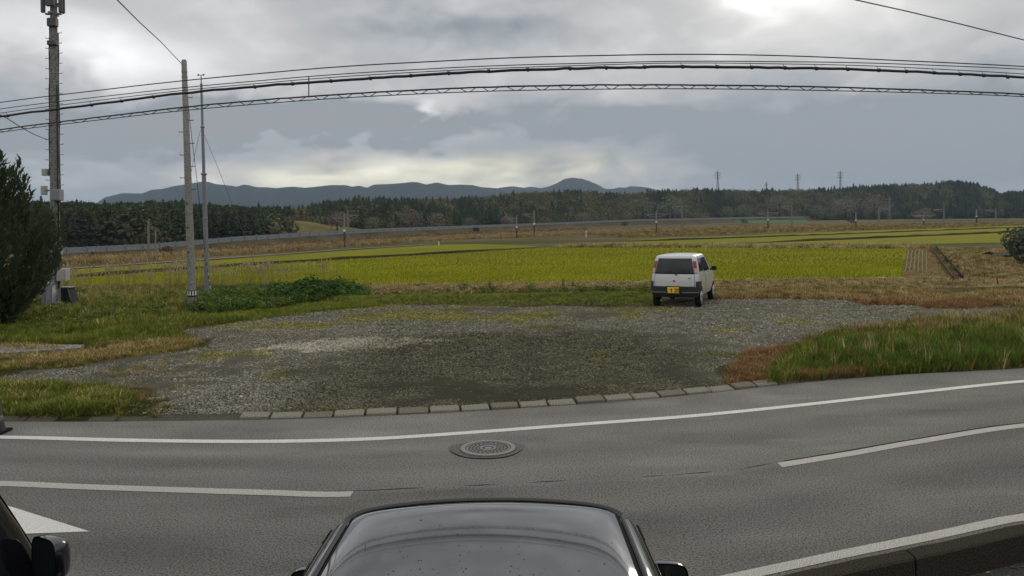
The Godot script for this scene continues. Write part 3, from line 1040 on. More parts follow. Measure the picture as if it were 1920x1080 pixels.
func make_hills() -> void:
	mountain("mountains", "long blue-grey mountain ridge far beyond the cedar wood", FAR, 2600.0, 1100.0)
	mountain("mountains", "round-topped blue-grey mountain beyond the wooded hills", FAR2, 3100.0, 1200.0)
	var hm := sheet(240, 22, func(u: float, v: float):
		return hill_at(lerpf(-300.0, 2300.0, u), v * 1.35 - 0.02), func(_x, _d): return Color.WHITE)
	tag(inst("hills", hm, M.hill), "low wooded hills along the far side of the plain", "hills", "", "structure")

	# woods: three masses of trees, crowns close together
	var con := conifer(15, 9)
	var con2 := conifer(12, 8)
	var rnd := leafball(420, 0.06, 0.95)
	var rnd2 := leafball(420, 0.062, 1.15)
	var b_con := [PackedFloat32Array(), PackedFloat32Array()]
	var b_rnd := [PackedFloat32Array(), PackedFloat32Array()]
	var b_left := PackedFloat32Array()
	for i in 15000:
		var px := rng.randf_range(-280.0, 2280.0)
		var t := rng.randf_range(0.02, 1.04)
		if px < 520.0: t = pow(t, 0.9)
		var p := hill_at(px, t)
		if px > 530.0 and px < 712.0 and -p.z < 296.0: continue
		var zone := n2.get_noise_2d(px * 0.55, t * 30.0) + 0.5 * n1.get_noise_2d(px * 1.2, t * 60.0)
		var cedar := 0.93 if px < 500.0 else (0.52 if px < 940.0 else 0.30)
		if px > 1580.0: cedar = 0.72
		cedar += zone * (0.3 if px < 500.0 else 1.1)
		if px < 520.0 and t > 0.9: cedar = 1.0
		var hh := rng.randf_range(0.72, 1.15) * tab(RIDGE, px, 4)
		var tint := rng.randf_range(0.65, 1.3)
		if rng.randf() < cedar:
			var c := Color(0.042, 0.056, 0.024) * tint
			if px > 1500.0: c = Color(0.042, 0.053, 0.027) * tint
			var wd := hh * rng.randf_range(1.0, 1.5)
			if t > 0.93 and rng.randf() < 0.08: hh *= 1.2
			if px < 520.0: put(b_left, p, rng.randf() * TAU, Vector3(wd, hh, wd), c)
			else: put(b_con[rng.randi() % 2], p, rng.randf() * TAU, Vector3(wd, hh, wd), c)
		else:
			hh *= rng.randf_range(0.6, 1.0)
			var r := rng.randf()
			var c := Color(0.085, 0.085, 0.036)
			if r < 0.25: c = Color(0.10, 0.083, 0.042)
			elif r < 0.33: c = Color(0.11, 0.078, 0.048)
			elif r < 0.55: c = Color(0.105, 0.105, 0.045)
			elif r < 0.68: c = Color(0.055, 0.07, 0.03)
			var wd := hh * rng.randf_range(0.8, 1.3)
			put(b_rnd[rng.randi() % 2], p - Vector3(0, hh * 0.08, 0), rng.randf() * TAU, Vector3(wd, hh, wd), c * tint * 1.2)
	tag(many("cedar_wood", con, M.dark, b_left), "dark cedar wood behind the pale sound barrier and concrete pole", "wood")
	tag(many("conifer_wood", con, M.dark, b_con[0]), "dark conifers scattered through the wooded hills", "wood")
	tag(many("conifer_wood", con2, M.dark, b_con[1]), "broad dark conifers scattered through the wooded hills", "wood")
	tag(many("broadleaf_wood", rnd, M.leaf, b_rnd[0]), "olive and brown autumn broadleaf wood on the hills", "wood")
	tag(many("broadleaf_wood", rnd2, M.leaf, b_rnd[1]), "wide-crowned autumn broadleaf wood on the hills", "wood")

	# bare grassy knoll in front of the wood
	var k0 := inst("knoll", sheet(50, 14, func(u: float, v: float):
		var px := lerpf(538.0, 708.0, u)
		var d := lerpf(212.0, 262.0, v) + 20.0 * u
		var topy := lerpf(413.0, 437.0, pow(u, 1.3))
		var y1 := P(px, topy, 245.0).y
		var x := ray(px, 420.0).x * d
		var e := smoothstep(0.0, 0.06, u) * smoothstep(0.0, 0.12, 1.0 - u)
		return Vector3(x, lerpf(gy(x, d) - 1.0, y1, e * sin(v * PI * 0.92)) + 0.4 * n1.get_noise_2d(x * 5.0, d * 5.0), -d), func(x: float, d: float):
		return Color(0.24, 0.205, 0.075) * (1.0 + 0.7 * n1.get_noise_2d(x * 8.0, d * 8.0))), M.plain)
	tag(k0, "small bare knoll of dry grass in front of the wood", "knoll", "", "structure")

	# single trees that stand out at the foot of the hills
	var trunk := st0()
	tube(trunk, [Vector3(0, -0.08, 0), Vector3(0.01, 0.2, 0), Vector3(-0.02, 0.45, 0.02), Vector3(0.03, 0.7, 0)], [0.045, 0.035, 0.026, 0.01], 6)
	tube(trunk, [Vector3(0, 0.3, 0), Vector3(0.15, 0.5, 0.05), Vector3(0.26, 0.66, 0.08)], [0.02, 0.014, 0.006], 5)
	tube(trunk, [Vector3(0, 0.26, 0), Vector3(-0.15, 0.48, -0.06), Vector3(-0.27, 0.64, -0.1)], [0.02, 0.014, 0.006], 5)
	trunk.generate_normals()
	var tmesh := trunk.commit()
	var crowns := []
	for k in 4:
		crowns.append(leafball(420, 0.055, 1.15, 0.35))
	var kinds := [["reddish-brown bare-twigged tree", Color(0.115, 0.08, 0.058)], ["pinkish-brown autumn tree", Color(0.14, 0.10, 0.085)], ["olive-green round tree", Color(0.085, 0.095, 0.035)], ["tan autumn tree", Color(0.15, 0.115, 0.055)], ["grey-green round tree", Color(0.10, 0.105, 0.06)]]
	var spots := [[632, 398, 428, 0, "behind the twin railway poles"], [700, 408, 432, 2, "where the knoll meets the barrier"], [772, 394, 426, 0, "above the barrier panels"], [818, 400, 426, 3, "at the foot of the brown slope"], [880, 408, 424, 2, "beside the tall cedars"], [950, 404, 421, 1, "below the brown slope"], [1090, 398, 416, 1, "above the barrier by the dark sign"],
		[1205, 372, 412, 2, "beside the slim catenary pole"], [1260, 372, 408, 4, "behind the tall catenary pole"], [1178, 398, 412, 3, "low beside the barrier"], [1395, 384, 407, 4, "standing before the dark wood"], [1364, 388, 407, 2, "small beside a broad grey crown"], [1462, 368, 400, 2, "high on the dark slope"], [1532, 384, 405, 2, "above the green net"], [1585, 372, 404, 3, "below the ridge pylons"], [1640, 368, 404, 0, "near the lattice pylon"], [1735, 392, 412, 3, "behind the lattice pylon"]]
	for q in spots:
		var df := tab(RIDGE, q[0], 2) - 6.0
		var bot := P(q[0], q[2] + 3.0, df)
		var hh := (P(q[0], q[1], df).y - bot.y) * 1.05
		var kd: Array = kinds[q[3]]
		var o := base("broadleaf_tree", "%s %s" % [kd[0], q[4]], "tree", bot, rng.randf() * TAU, "single trees at the foot of the hills")
		var tr := inst("trunk", tmesh, M.bark, o)
		tr.scale = Vector3.ONE * hh
		var lm: StandardMaterial3D = M.get("crown_%d" % q[3])
		if lm == null:
			lm = mat(rgb(kd[1].r, kd[1].g, kd[1].b), 0.8)
			lm.backlight_enabled = true
			lm.backlight = Color(0.4, 0.4, 0.4)
			M["crown_%d" % q[3]] = lm
		var cr := inst("crown", crowns[rng.randi() % 4], lm, o)
		cr.scale = Vector3(hh * 1.15, hh * 0.92, hh * 1.15)
		cr.position.y = hh * 0.1

# ---------------------------------------------------------------- barrier, railway, pylons
func path_at(px: float) -> float:                    # distance of the raised highway in that direction
	var r := ray(px, 430.0).x
	var A := Vector2(-74, 130)
	var B := Vector2(0, 330)
	var C := Vector2(277, 650)
	var a := A
	var b := B
	if px > 960.0:
		a = B; b = C
	# solve a.x + s*(b-a).x = r*(a.y + s*(b-a).y)
	var s := (r * a.y - a.x) / ((b.x - a.x) - r * (b.y - a.y))
	return a.y + s * (b.y - a.y)

const BARRIER := [[40, 469], [110, 465], [300, 456], [450, 443], [640, 432], [720, 428], [960, 420], [1200, 411], [1400, 407], [1600, 404], [1720, 402]]

func make_far_things() -> void:
	# points along the top edge every 4 m
	var line := []
	var px := 40.0
	var last := Vector3(1e9, 0, 0)
	while px < 1700.0:
		var p := P(px, tab(BARRIER, px, 1), path_at(px))
		if p.distance_to(last) >= 4.0:
			line.append(p)
			last = p
		px += 0.4
	var s := st0()
	var emb := []
	for p in line:
		emb.append([p + Vector3(0, -1.0, 0), Vector3(p.x + 3.5, gy(p.x, -p.z) - 0.3, p.z + 5.5), p + Vector3(-4, -1.0, -6)])
	for i in emb.size() - 1:
		for q in [[i, 0], [i, 1], [i + 1, 1], [i, 0], [i + 1, 1], [i + 1, 0], [i, 0], [i + 1, 0], [i + 1, 2], [i, 0], [i + 1, 2], [i, 2]]:
			var v: Vector3 = emb[q[0]][q[1]]
			var f := n1.get_noise_2d(v.x * 9.0, v.z * 9.0)
			s.set_color(Color(0.135, 0.112, 0.062) * (1.0 + 0.8 * f))
			s.add_vertex(v)
	tag(fin(s, "embankment", M.plain), "brown grassy embankment carrying the pale barrier", "embankment", "", "structure")
	var bar := base("sound_barrier", "long pale grey sound barrier running along the embankment", "barrier", line[0])
	for i in line.size() - 1:
		var a: Vector3 = line[i] - line[0]
		var b: Vector3 = line[i + 1] - line[0]
		s = st0()
		var mid := (a + b) * 0.5 - Vector3(0, 0.5, 0)
		box(s, mid, Vector3(0.10, 1.0, a.distance_to(b) - 0.06), Basis.looking_at((b - a).normalized(), Vector3.UP))
		fin(s, "panel", M.wall, bar)
		if line[i].z > -420.0:
			s = st0()
			var tall := 0.06 if i % 7 else 0.22
			box(s, a - Vector3(0, 0.5 - tall * 0.5, 0), Vector3(0.34, 1.04 + tall, 0.2), Basis.looking_at((b - a).normalized(), Vector3.UP))
			fin(s, "post", M.wallpost, bar)
	# railway poles: column, top, bottom, arm side, dark lower half, note
	for q in [[279, 414, 489, 0, 0, "tall plain concrete pole in the reeds behind the cedar-side field"], [292, 431, 479, 0, 0, "short concrete pole beside a taller one in the reeds"],
		[646, 400, 463, -1, 1, "dark twin railway pole leaning close to a pale one"], [653, 393, 466, 1, 0, "pale twin railway pole with a short arm"],
		[969, 403, 447, -1, 1, "dark-based railway pole with two insulators"], [1002, 394, 444, -1, 1, "railway pole with a lamp head and dark base"],
		[1231, 396, 435, 2, 1, "railway pole with crossarm above the dry grass behind the white car"], [1279, 379, 437, -1, 0, "tall slim pale pole with one arm behind the white car"],
		[1440, 394, 429, 2, 1, "dark railway pole standing at the end of the green net"], [1485, 379, 431, -1, 0, "tall pale pole standing in front of the green net"],
		[1605, 398, 427, 0, 1, "short dark railway pole beside a bush"], [1648, 387, 416, 1, 0, "pale pole beside the lattice pylon"],
		[1732, 401, 423, 2, 1, "dark short railway pole at the white guard fence"], [1770, 388, 420, -1, 0, "pale pole rising behind the white guard fence"], [1831, 393, 418, 0, 1, "small dark pole at the guard fence"], [1867, 390, 415, -1, 0, "pale pole near the far end of the guard fence"]]:
		var g := G(q[0], q[2])
		var d := -g.z
		var o := base("railway_pole", q[5], "pole", g, 0.0, "railway poles across the plain")
		var top := P(q[0], q[1], d) - g
		top.x *= 0.3
		s = st0()
		var w := maxf(0.13, d * 0.00085)
		tube(s, [Vector3(0, -0.5, 0), top * 0.45], [w * 1.15, w], 8)
		fin(s, "lower_shaft", M.brownwood if q[4] else M.concrete2, o)
		s = st0()
		tube(s, [top * 0.45, top], [w, w * 0.8], 8)
		fin(s, "upper_shaft", M.concrete if q[4] else M.concrete2, o)
		if q[4]:
			s = st0()
			tube(s, [top * 0.45, top * 0.52], [w * 1.25, w * 1.25], 8)
			fin(s, "white_band", M.white, o)
		if q[3] != 0:
			s = st0()
			for e in ([-1, 1] if q[3] == 2 else [q[3]]):
				var L := d * 0.014
				tube(s, [top * 0.86, top * 0.84 + Vector3(e * L, 0, 0)], [w * 0.35], 5)
				tube(s, [top * 0.70, top * 0.82 + Vector3(e * L * 0.9, 0, 0)], [w * 0.3], 5)
			fin(s, "arm", M.greymetal, o)
			s = st0()
			for e in ([-1, 1] if q[3] == 2 else [q[3]]):
				var L := d * 0.012
				tube(s, [top * 0.84 + Vector3(e * L, 0, 0), top * 0.84 + Vector3(e * L * 1.2, 0.1, 0)], [w * 0.45, w * 0.4], 6)
			fin(s, "insulator", M.concrete2, o)
	# lattice pylons
	for q in [[1346, 320, 356, 640.0, "lattice pylon with many arms on the wooded ridge"], [1437, 341, 358, 700.0, "lattice pylon showing only its tip above the ridge"], [1496, 325, 356, 690.0, "slim lattice pylon between two others on the ridge"], [1576, 320, 354, 690.0, "lattice pylon with wide arms on the ridge"], [1668, 368, 415, 400.0, "grey lattice pylon standing in the plain"]]:
		var b := P(q[0], q[2], q[3])
		var hh := P(q[0], q[1], q[3]).y - b.y
		pylon(b, hh, q[4], q[3] * 0.00022, q[3] < 500.0)
	# green net fence, guard fence, hut, sign, marker posts
	thin_wall("net_fence", "long low bright green net fence in the plain", "fence", [[1340, 418], [1512, 416]], 1.1, M.green, 0.05, true)
	thin_wall("guard_fence", "thin white guard fence along the foot of the hill", "fence", [[1695, 416], [1890, 414]], 0.5, M.concrete2, 0.08, true)
	var g2 := G(455, 458)
	var hut := base("hut", "small dark hut below the embankment", "hut", g2, 0.3)
	s = st0(); box(s, Vector3(0, 0.55, 0), Vector3(2.2, 1.3, 1.6)); fin(s, "wall", M.brownwood, hut)
	s = st0(); box(s, Vector3(0, 1.28, 0), Vector3(2.6, 0.12, 2.0), Basis(Vector3.RIGHT, 0.12)); fin(s, "roof", M.greymetal, hut)
	s = st0(); box(s, Vector3(-0.4, 0.5, 0.82), Vector3(0.7, 1.0, 0.05)); fin(s, "door", M.black, hut)
	s = st0(); box(s, Vector3(-3.4, 0.1, 0.6), Vector3(2.2, 0.35, 1.2), Basis.IDENTITY, 0.05)
	tag(fin(s, "concrete_slab", M.concrete2), "low pale concrete slab beside the small dark hut", "slab").position = g2
	var g3 := G(893, 442)
	var sign_ := base("sign_board", "small dark signboard on a post in the reeds", "sign", g3)
	s = st0(); tube(s, [Vector3(0, -0.3, 0), Vector3(0, 1.1, 0)], [0.06], 6); fin(s, "post", M.brownwood, sign_)
	s = st0(); box(s, Vector3(0, 1.5, 0.05), Vector3(1.5, 0.9, 0.08)); fin(s, "board", M.black, sign_)
	for q in [[1099, 445, 433, "white marker post in the dry grass"], [823, 460, 453, "short white marker post at the end of the farm track"]]:
		var g4 := G(q[0], q[1])
		var mp := base("marker_post", q[3], "post", g4)
		var hh := P(q[0], q[2], -g4.z).y - g4.y
		s = st0(); tube(s, [Vector3(0, -0.2, 0), Vector3(0, hh, 0)], [0.09, 0.08], 6); fin(s, "shaft", M.white, mp)
		s = st0(); tube(s, [Vector3(0, hh, 0), Vector3(0, hh + 0.08, 0)], [0.1, 0.06], 6); fin(s, "cap", M.greymetal, mp)

func thin_wall(called: String, label: String, cat: String, pts: Array, hgt: float, m: Material, th: float, posts: bool) -> void:
	var a := G(pts[0][0], pts[0][1])
	var b := G(pts[1][0], pts[1][1])
	var o := base(called, label, cat, a)
	var n := int(a.distance_to(b) / 6.0)
	var bs := Basis.looking_at((b - a).normalized(), Vector3.UP)
	for k in n:
		var p := (b - a) * (k + 0.5) / n
		var s := st0()
		box(s, p + Vector3(0, hgt * 0.55, 0), Vector3(th, hgt * 0.8, (b - a).length() / n - 0.1), bs)
		fin(s, "panel", m, o)
		if posts:
			s = st0()
			box(s, (b - a) * float(k) / n + Vector3(0, hgt * 0.5, 0), Vector3(th * 2, hgt * 1.1, 0.1), bs)
			fin(s, "post", M.greymetal, o)

func pylon(b: Vector3, hh: float, label: String, r: float, pale: bool) -> void:
	var o := base("lattice_pylon", label, "pylon", b, 0.2, "lattice pylons")
	var w := hh * 0.12
	var s := st0()
	var corners := [Vector2(-1, -1), Vector2(1, -1), Vector2(1, 1), Vector2(-1, 1)]
	var at := func(k: int, t: float) -> Vector3:
		var ww := lerpf(w, hh * 0.018, pow(maxf(t, 0.0), 0.75)) * 0.5
		return Vector3(corners[k].x * ww, t * hh, corners[k].y * ww)
	var m: Material = M.steel if pale else M.greymetal
	for k in 4:
		s = st0()
		tube(s, [at.call(k, -0.05), at.call(k, 0.5), at.call(k, 1.0)], [r * 0.8], 4)
		fin(s, "leg", m, o)
	s = st0()
	for j in 6:
		var t0 := j / 6.0
		var t1 := (j + 1) / 6.0
		for k in 4:
			tube(s, [at.call(k, t0), at.call((k + 1) % 4, t1)], [r * 0.4], 3)
			tube(s, [at.call((k + 1) % 4, t0), at.call(k, t1)], [r * 0.4], 3)
	fin(s, "lattice", m, o)
	for t in [0.62, 0.75, 0.88]:
		s = st0()
		var L := hh * 0.17
		for e in [-1, 1]:
			tube(s, [Vector3(0, t * hh, 0), Vector3(e * L, t * hh, 0)], [r], 4)
			tube(s, [Vector3(0, (t + 0.04) * hh, 0), Vector3(e * L, t * hh, 0)], [r * 0.8], 4)
			tube(s, [Vector3(e * L, t * hh, 0), Vector3(e * L, (t - 0.05) * hh, 0)], [r * 1.2], 4)
		fin(s, "crossarm", m, o)

# ---------------------------------------------------------------- poles
func step_bolt(o: Node3D, p: Vector3, dir: Vector3, L: float, m: Material) -> void:
	var s := st0()
	tube(s, [p, p + dir * L, p + dir * L + Vector3(0, 0.03, 0)], [0.012], 5)
	fin(s, "step_bolt", m, o)

func make_poles() -> void:
	# tall pole with antennas and equipment boxes
	var d := 27.3
	var b := P(104, 577, d)
	var up := P(100, -75, d) - b
	var o := base("antenna_pole", "tall weathered concrete pole with antenna panels and equipment boxes", "pole", b)
	var at := func(py: float) -> Vector3: return up * ((577.0 - py) / 652.0)
	var rad := func(py: float) -> float: return lerpf(0.165, 0.10, (577.0 - py) / 652.0)
	var s := st0()
	tube(s, [at.call(590), at.call(400), at.call(200), at.call(-30)], [rad.call(590), rad.call(400), rad.call(200), rad.call(-30)], 18)
	fin(s, "shaft", M.concrete2, o)
	for py in [137, 203, 243, 290, 330, 372, 445, 505, 535]:
		s = st0()
		tube(s, [at.call(py + 0.8), at.call(py - 0.8)], [rad.call(py) + 0.012], 16)
		fin(s, "steel_band", M.greymetal, o)
	# conduits strapped to the shaft
	for q in [[1.2, 160.0, 540.0, 0.022, M.cable], [-1.2, 40.0, 330.0, 0.02, M.cable], [0.35, 280.0, 545.0, 0.028, M.steel], [2.6, 60.0, 520.0, 0.03, M.cable]]:
		s = st0()
		var line := []
		for k in 12:
			var py := lerpf(q[1], q[2], k / 11.0)
			var r: float = rad.call(py) + q[3] * 0.8
			line.append(at.call(py) + Vector3(sin(q[0]) * r, 0, cos(q[0]) * r) + Vector3(0.012 * sin(k * 2.1), 0, 0))
		tube(s, line, [q[3]], 6)
		fin(s, "conduit", q[4], o)
	var py2 := 62.0
	var side := 1
	while py2 < 360.0:
		step_bolt(o, at.call(py2) + Vector3(side * rad.call(py2), 0, 0), Vector3(side, 0, 0), 0.16, M.greymetal)
		py2 += 9.5
		side = -side
	# boxes: column, row, width, height in the picture, depth in metres
	for q in [[86.5, 323, 10, 13, 0.16, M.palebox, "meter_box"], [84.5, 357, 9, 17, 0.16, M.palebox, "meter_box"], [109, 366, 16, 21, 0.3, M.greymetal, "transformer_box"], [113, 470, 8, 17, 0.2, M.palebox, "meter_box"], [120, 515, 17, 23, 0.3, M.palebox, "cabinet"]]:
		var c := P(q[0], q[1], d) - b
		s = st0()
		box(s, c + Vector3(0, 0, 0.05), Vector3(q[2], q[3], 0) * d / F + Vector3(0, 0, q[4]), Basis.IDENTITY, 0.015)
		var bx := fin(s, q[6], q[5], o)
		s = st0()
		box(s, c + Vector3(0, 0, 0.05 + q[4] * 0.5 + 0.004), Vector3(q[2] * 0.72, q[3] * 0.72, 0) * d / F + Vector3(0, 0, 0.008))
		fin(s, "door", q[5], bx)
		s = st0()
		var inner: Vector3 = at.call(q[1])
		box(s, (c + inner) * 0.5, Vector3(absf(c.x - inner.x), 0.05, 0.06))
		fin(s, "bracket", M.greymetal, o)
	# antenna panels round the head
	for q in [[86.5, -22, 8, 98, 0.2, 0.5], [119, -22, 7, 98, 0.2, -0.5], [102, -26, 15, 84, 0.28, 0.0], [93, -14, 6, 70, -0.2, 0.3], [112, -14, 6, 74, -0.2, -0.3]]:
		s = st0()
		var c := P(q[0], q[1], d) - b + Vector3(0, 0, q[4])
		box(s, c, Vector3(q[2], q[3], 6) * d / F, Basis(Vector3.UP, q[5]), 0.03)
		fin(s, "antenna_panel", M.darkmetal, o)
	for py in [-50, 8, 26]:
		s = st0()
		var c: Vector3 = at.call(py)
		box(s, c, Vector3(0.55, 0.06, 0.1), Basis.IDENTITY, 0.01)
		box(s, c, Vector3(0.1, 0.06, 0.55), Basis.IDENTITY, 0.01)
		fin(s, "antenna_bracket", M.greymetal, o)
	for py in [40, 47, 82]:
		s = st0()
		box(s, at.call(py) + Vector3(0.02, 0, 0.1), Vector3(0.30, 0.16, 0.22), Basis.IDENTITY, 0.02)
		fin(s, "junction_box", M.darkmetal, o)
	# sheeted equipment at the foot
	for q in [[[76, 534, 98, 532, 96, 580, 79, 582], "grey sheet-covered cabinet at the foot of the antenna pole", 26.9], [[111, 541, 127, 540, 138, 577, 114, 575], "dark flapping sheet over equipment beside the antenna pole", 27.5]]:
		var pts: Array = q[0]
		var c0 := P((pts[0] + pts[2]) * 0.5, pts[5] + 2.0, q[2])
		var eq := base("covered_equipment", q[1], "cabinet", c0)
		s = st0()
		var f := []
		var bk := []
		for k in 4:
			f.append(P(pts[k * 2], pts[k * 2 + 1], q[2]) - c0)
			bk.append(P(pts[k * 2], pts[k * 2 + 1], q[2]) - c0 + Vector3(0, 0, -0.45))
		# draped sheet with folds down the front
		grid(s, 14, 10, func(u: float, v: float):
			var a: Vector3 = f[0].lerp(f[1], u)
			var e: Vector3 = f[3].lerp(f[2], u)
			return a.lerp(e, v) + Vector3(0, 0, 0.05 * sin(u * 15.0) * v + 0.03 * sin(u * 7.0 + v * 4.0)))
		quad(s, f[0], f[1], bk[1], bk[0])
		quad(s, f[1], f[2], bk[2], bk[1])
		quad(s, f[0], f[3], bk[3], bk[0])
		fin(s, "sheet", M.tarp if q[2] > 27.0 else M.greymetal, eq)
		s = st0()
		box(s, (f[0] + f[1]) * 0.5 + Vector3(0, 0.02, -0.2), Vector3(0.4, 0.04, 0.4), Basis.IDENTITY, 0.01)
		fin(s, "lid", M.greymetal, eq)
	# drop wire from this pole
	var w := st0()
	tube(w, [P(89, 262, 27.2), P(66, 253, 25.5), P(40, 239, 23.0), P(12, 221, 19.5), P(-120, 160, 13.0)], [0.012], 5)
	tag(fin(w, "drop_wire", M.wire), "thin drop wire slanting up from the antenna pole", "wire")

	# plain concrete pole with step bolts and a striped band
	d = 25.28
	b = P(361, 586, d)
	var up2 := P(345, 112, d) - b
	var p2 := base("concrete_pole", "plain tapered concrete pole with step bolts and striped guard band", "pole", b)
	s = st0()
	tube(s, [up2 * -0.04, up2 * 0.5, up2 * 0.995, up2], [0.135, 0.108, 0.08, 0.06], 20)
	fin(s, "shaft", M.concrete, p2)
	for t in [0.93, 0.95]:
		s = st0()
		tube(s, [up2 * t, up2 * (t + 0.006)], [0.092], 14)
		fin(s, "steel_band", M.greymetal, p2)
	for k in 12:
		var py := 183.0 + k * 21.5
		var t: float = (586.0 - py) / 474.0
		var e := 1 if k % 2 == 0 else -1
		step_bolt(p2, up2 * t + Vector3(e * lerpf(0.13, 0.08, t), 0, 0), Vector3(e, 0, 0), 0.14, M.wire)
	for k in 3:
		s = st0()
		var t: float = (586.0 - [382.0, 427.0, 473.0][k]) / 474.0
		tube(s, [up2 * t + Vector3(-0.02, 0, lerpf(0.13, 0.08, t) - 0.02), up2 * t + Vector3(-0.02, 0, lerpf(0.13, 0.08, t) + 0.012)], [0.03], 8)
		fin(s, "bolt_hole", M.black, p2)
	s = st0()
	tube(s, [up2 * 0.062, up2 * 0.088], [0.1335], 20, false)
	var band := fin(s, "guard_band", M.black, p2)
	for k in 10:
		var a := TAU * k / 10.0
		s = st0()
		box(s, up2 * 0.077 + Vector3(sin(a) * 0.135, 0, cos(a) * 0.135), Vector3(0.042, up2.y * 0.017, 0.004), Basis(Vector3.UP, a))
		fin(s, "white_stripe", M.white, band)
	w = st0()
	tube(w, [P(340, 119, d), P(300, 77, 20.0), P(262, 42, 16.0), P(216, -4, 12.5), P(120, -110, 8.5)], [0.011], 5)
	tag(fin(w, "guy_wire", M.wire), "thin guy wire rising from the top of the plain concrete pole", "wire")
	w = st0()
	tube(w, [P(353, 196, 25.4), P(360, 262, 26.2), P(369, 335, 27.2), P(384, 470, 29.0)], [0.009], 5)
	tag(fin(w, "guy_wire", M.wire), "thin wire slanting down between the plain pole and the slim mast", "wire")

	# slim telescopic mast
	d = 30.5
	b = G(389, 545)
	b = P(389, 545, d)
	b.y = gy(b.x, d)
	var m := base("steel_mast", "slim grey telescopic mast with wind sensor and guy wires", "mast", b)
	var mp := func(py: float) -> Vector3: return P(388.5 - (545.0 - py) * 0.0285, py, d) - b
	var seg := [[560, 327, 0.095, 0.08], [327, 238, 0.06, 0.056], [238, 160, 0.046, 0.044], [160, 142, 0.022, 0.02]]
	for q in seg:
		s = st0()
		tube(s, [mp.call(q[0]), mp.call(q[1])], [q[2], q[3]], 12)
		fin(s, "mast_section", M.steel, m)
	for q in [[326, 0.125], [409, 0.11], [238, 0.09], [158, 0.05]]:
		s = st0()
		tube(s, [mp.call(q[0] + 2.2), mp.call(q[0]), mp.call(q[0] - 2.2)], [q[1] * 0.7, q[1], q[1] * 0.6], 12)
		fin(s, "joint_collar", M.greymetal, m)
	var cup := base("wind_sensor", "small black cup anemometer on top of the slim mast", "sensor", b + mp.call(142))
	s = st0(); tube(s, [Vector3(-0.1, 0.02, 0), Vector3(0.1, 0.02, 0)], [0.012], 6); fin(s, "arm", M.black, cup)
	for e in [-1, 1]:
		s = st0()
		tube(s, [Vector3(e * 0.1 - 0.03, 0.01, 0), Vector3(e * 0.1 - 0.01, 0.03, 0), Vector3(e * 0.1 + 0.03, 0.045, 0)], [0.02, 0.04, 0.02], 8)
		fin(s, "cup", M.black, cup)
	for q in [[[[379, 243, 30.4], [392, 275, 29.8], [410, 318, 29.0], [440, 395, 28.2], [480, 500, 27.5], [492, 545, 27.2]], "thin guy wire from the slim mast to the weeds"], [[[376, 243, 30.6], [366, 285, 31.4], [357, 330, 32.2], [330, 450, 34.0]], "thin guy wire from the slim mast behind the plain pole"]]:
		w = st0()
		var pts := []
		for e in q[0]:
			pts.append(P(e[0], e[1], e[2]))
		tube(w, pts, [0.007], 5)
		tag(fin(w, "guy_wire", M.wire), q[1], "wire")
	# dotted guard on a stay beside the mast foot
	var ga := P(387, 487, 30.2)
	var gb := P(397, 561, 29.2)
	var stay := base("stay_guard", "black and pale dotted stay guard beside the slim mast", "guard", gb)
	for k in 12:
		s = st0()
		tube(s, [(ga - gb) * (k / 12.0), (ga - gb) * ((k + 0.97) / 12.0)], [0.028], 8)
		fin(s, "guard_segment", M.black if k % 2 == 0 else M.concrete2, stay)

# ---------------------------------------------------------------- overhead lines
const THICK := [[-700, 352], [-300, 268], [0, 217], [90, 207], [340, 174], [580, 154], [640, 150], [770, 142], [800, 139], [917, 133], [990, 130], [1137, 127], [1280, 124], [1413, 126], [1590, 129], [1700, 133], [1843, 141], [1920, 145], [2300, 178]]

func wire_d(px: float) -> float:
	var hor := CY - (px - 960.0) * 0.0157
	# smoothed so that the line runs evenly in plan
	var y := 0.0
	for k in 7:
		y += tab(THICK, px + (k - 3) * 60.0, 1) / 7.0
	return 3962.0 / (hor - y)

func aerial(pts: Array, r: float, called: String, m: Material, o: Node3D, wob := 0.0) -> void:
	var s := st0()
	var line := []
	var px := -600.0
	while px <= 2260.0:
		var y := smooth_tab(pts, px)
		line.append(P(px, y + wob * n1.get_noise_2d(px * 1.6, 5.0), wire_d(px)) - o.position)
		px += 20.0
	tube(s, line, [r], 7)
	fin(s, called, m, o)

func smooth_tab(t: Array, px: float) -> float:
	var y := 0.0
	for k in 5:
		y += tab(t, px + (k - 2) * 40.0, 1) / 5.0
	return y

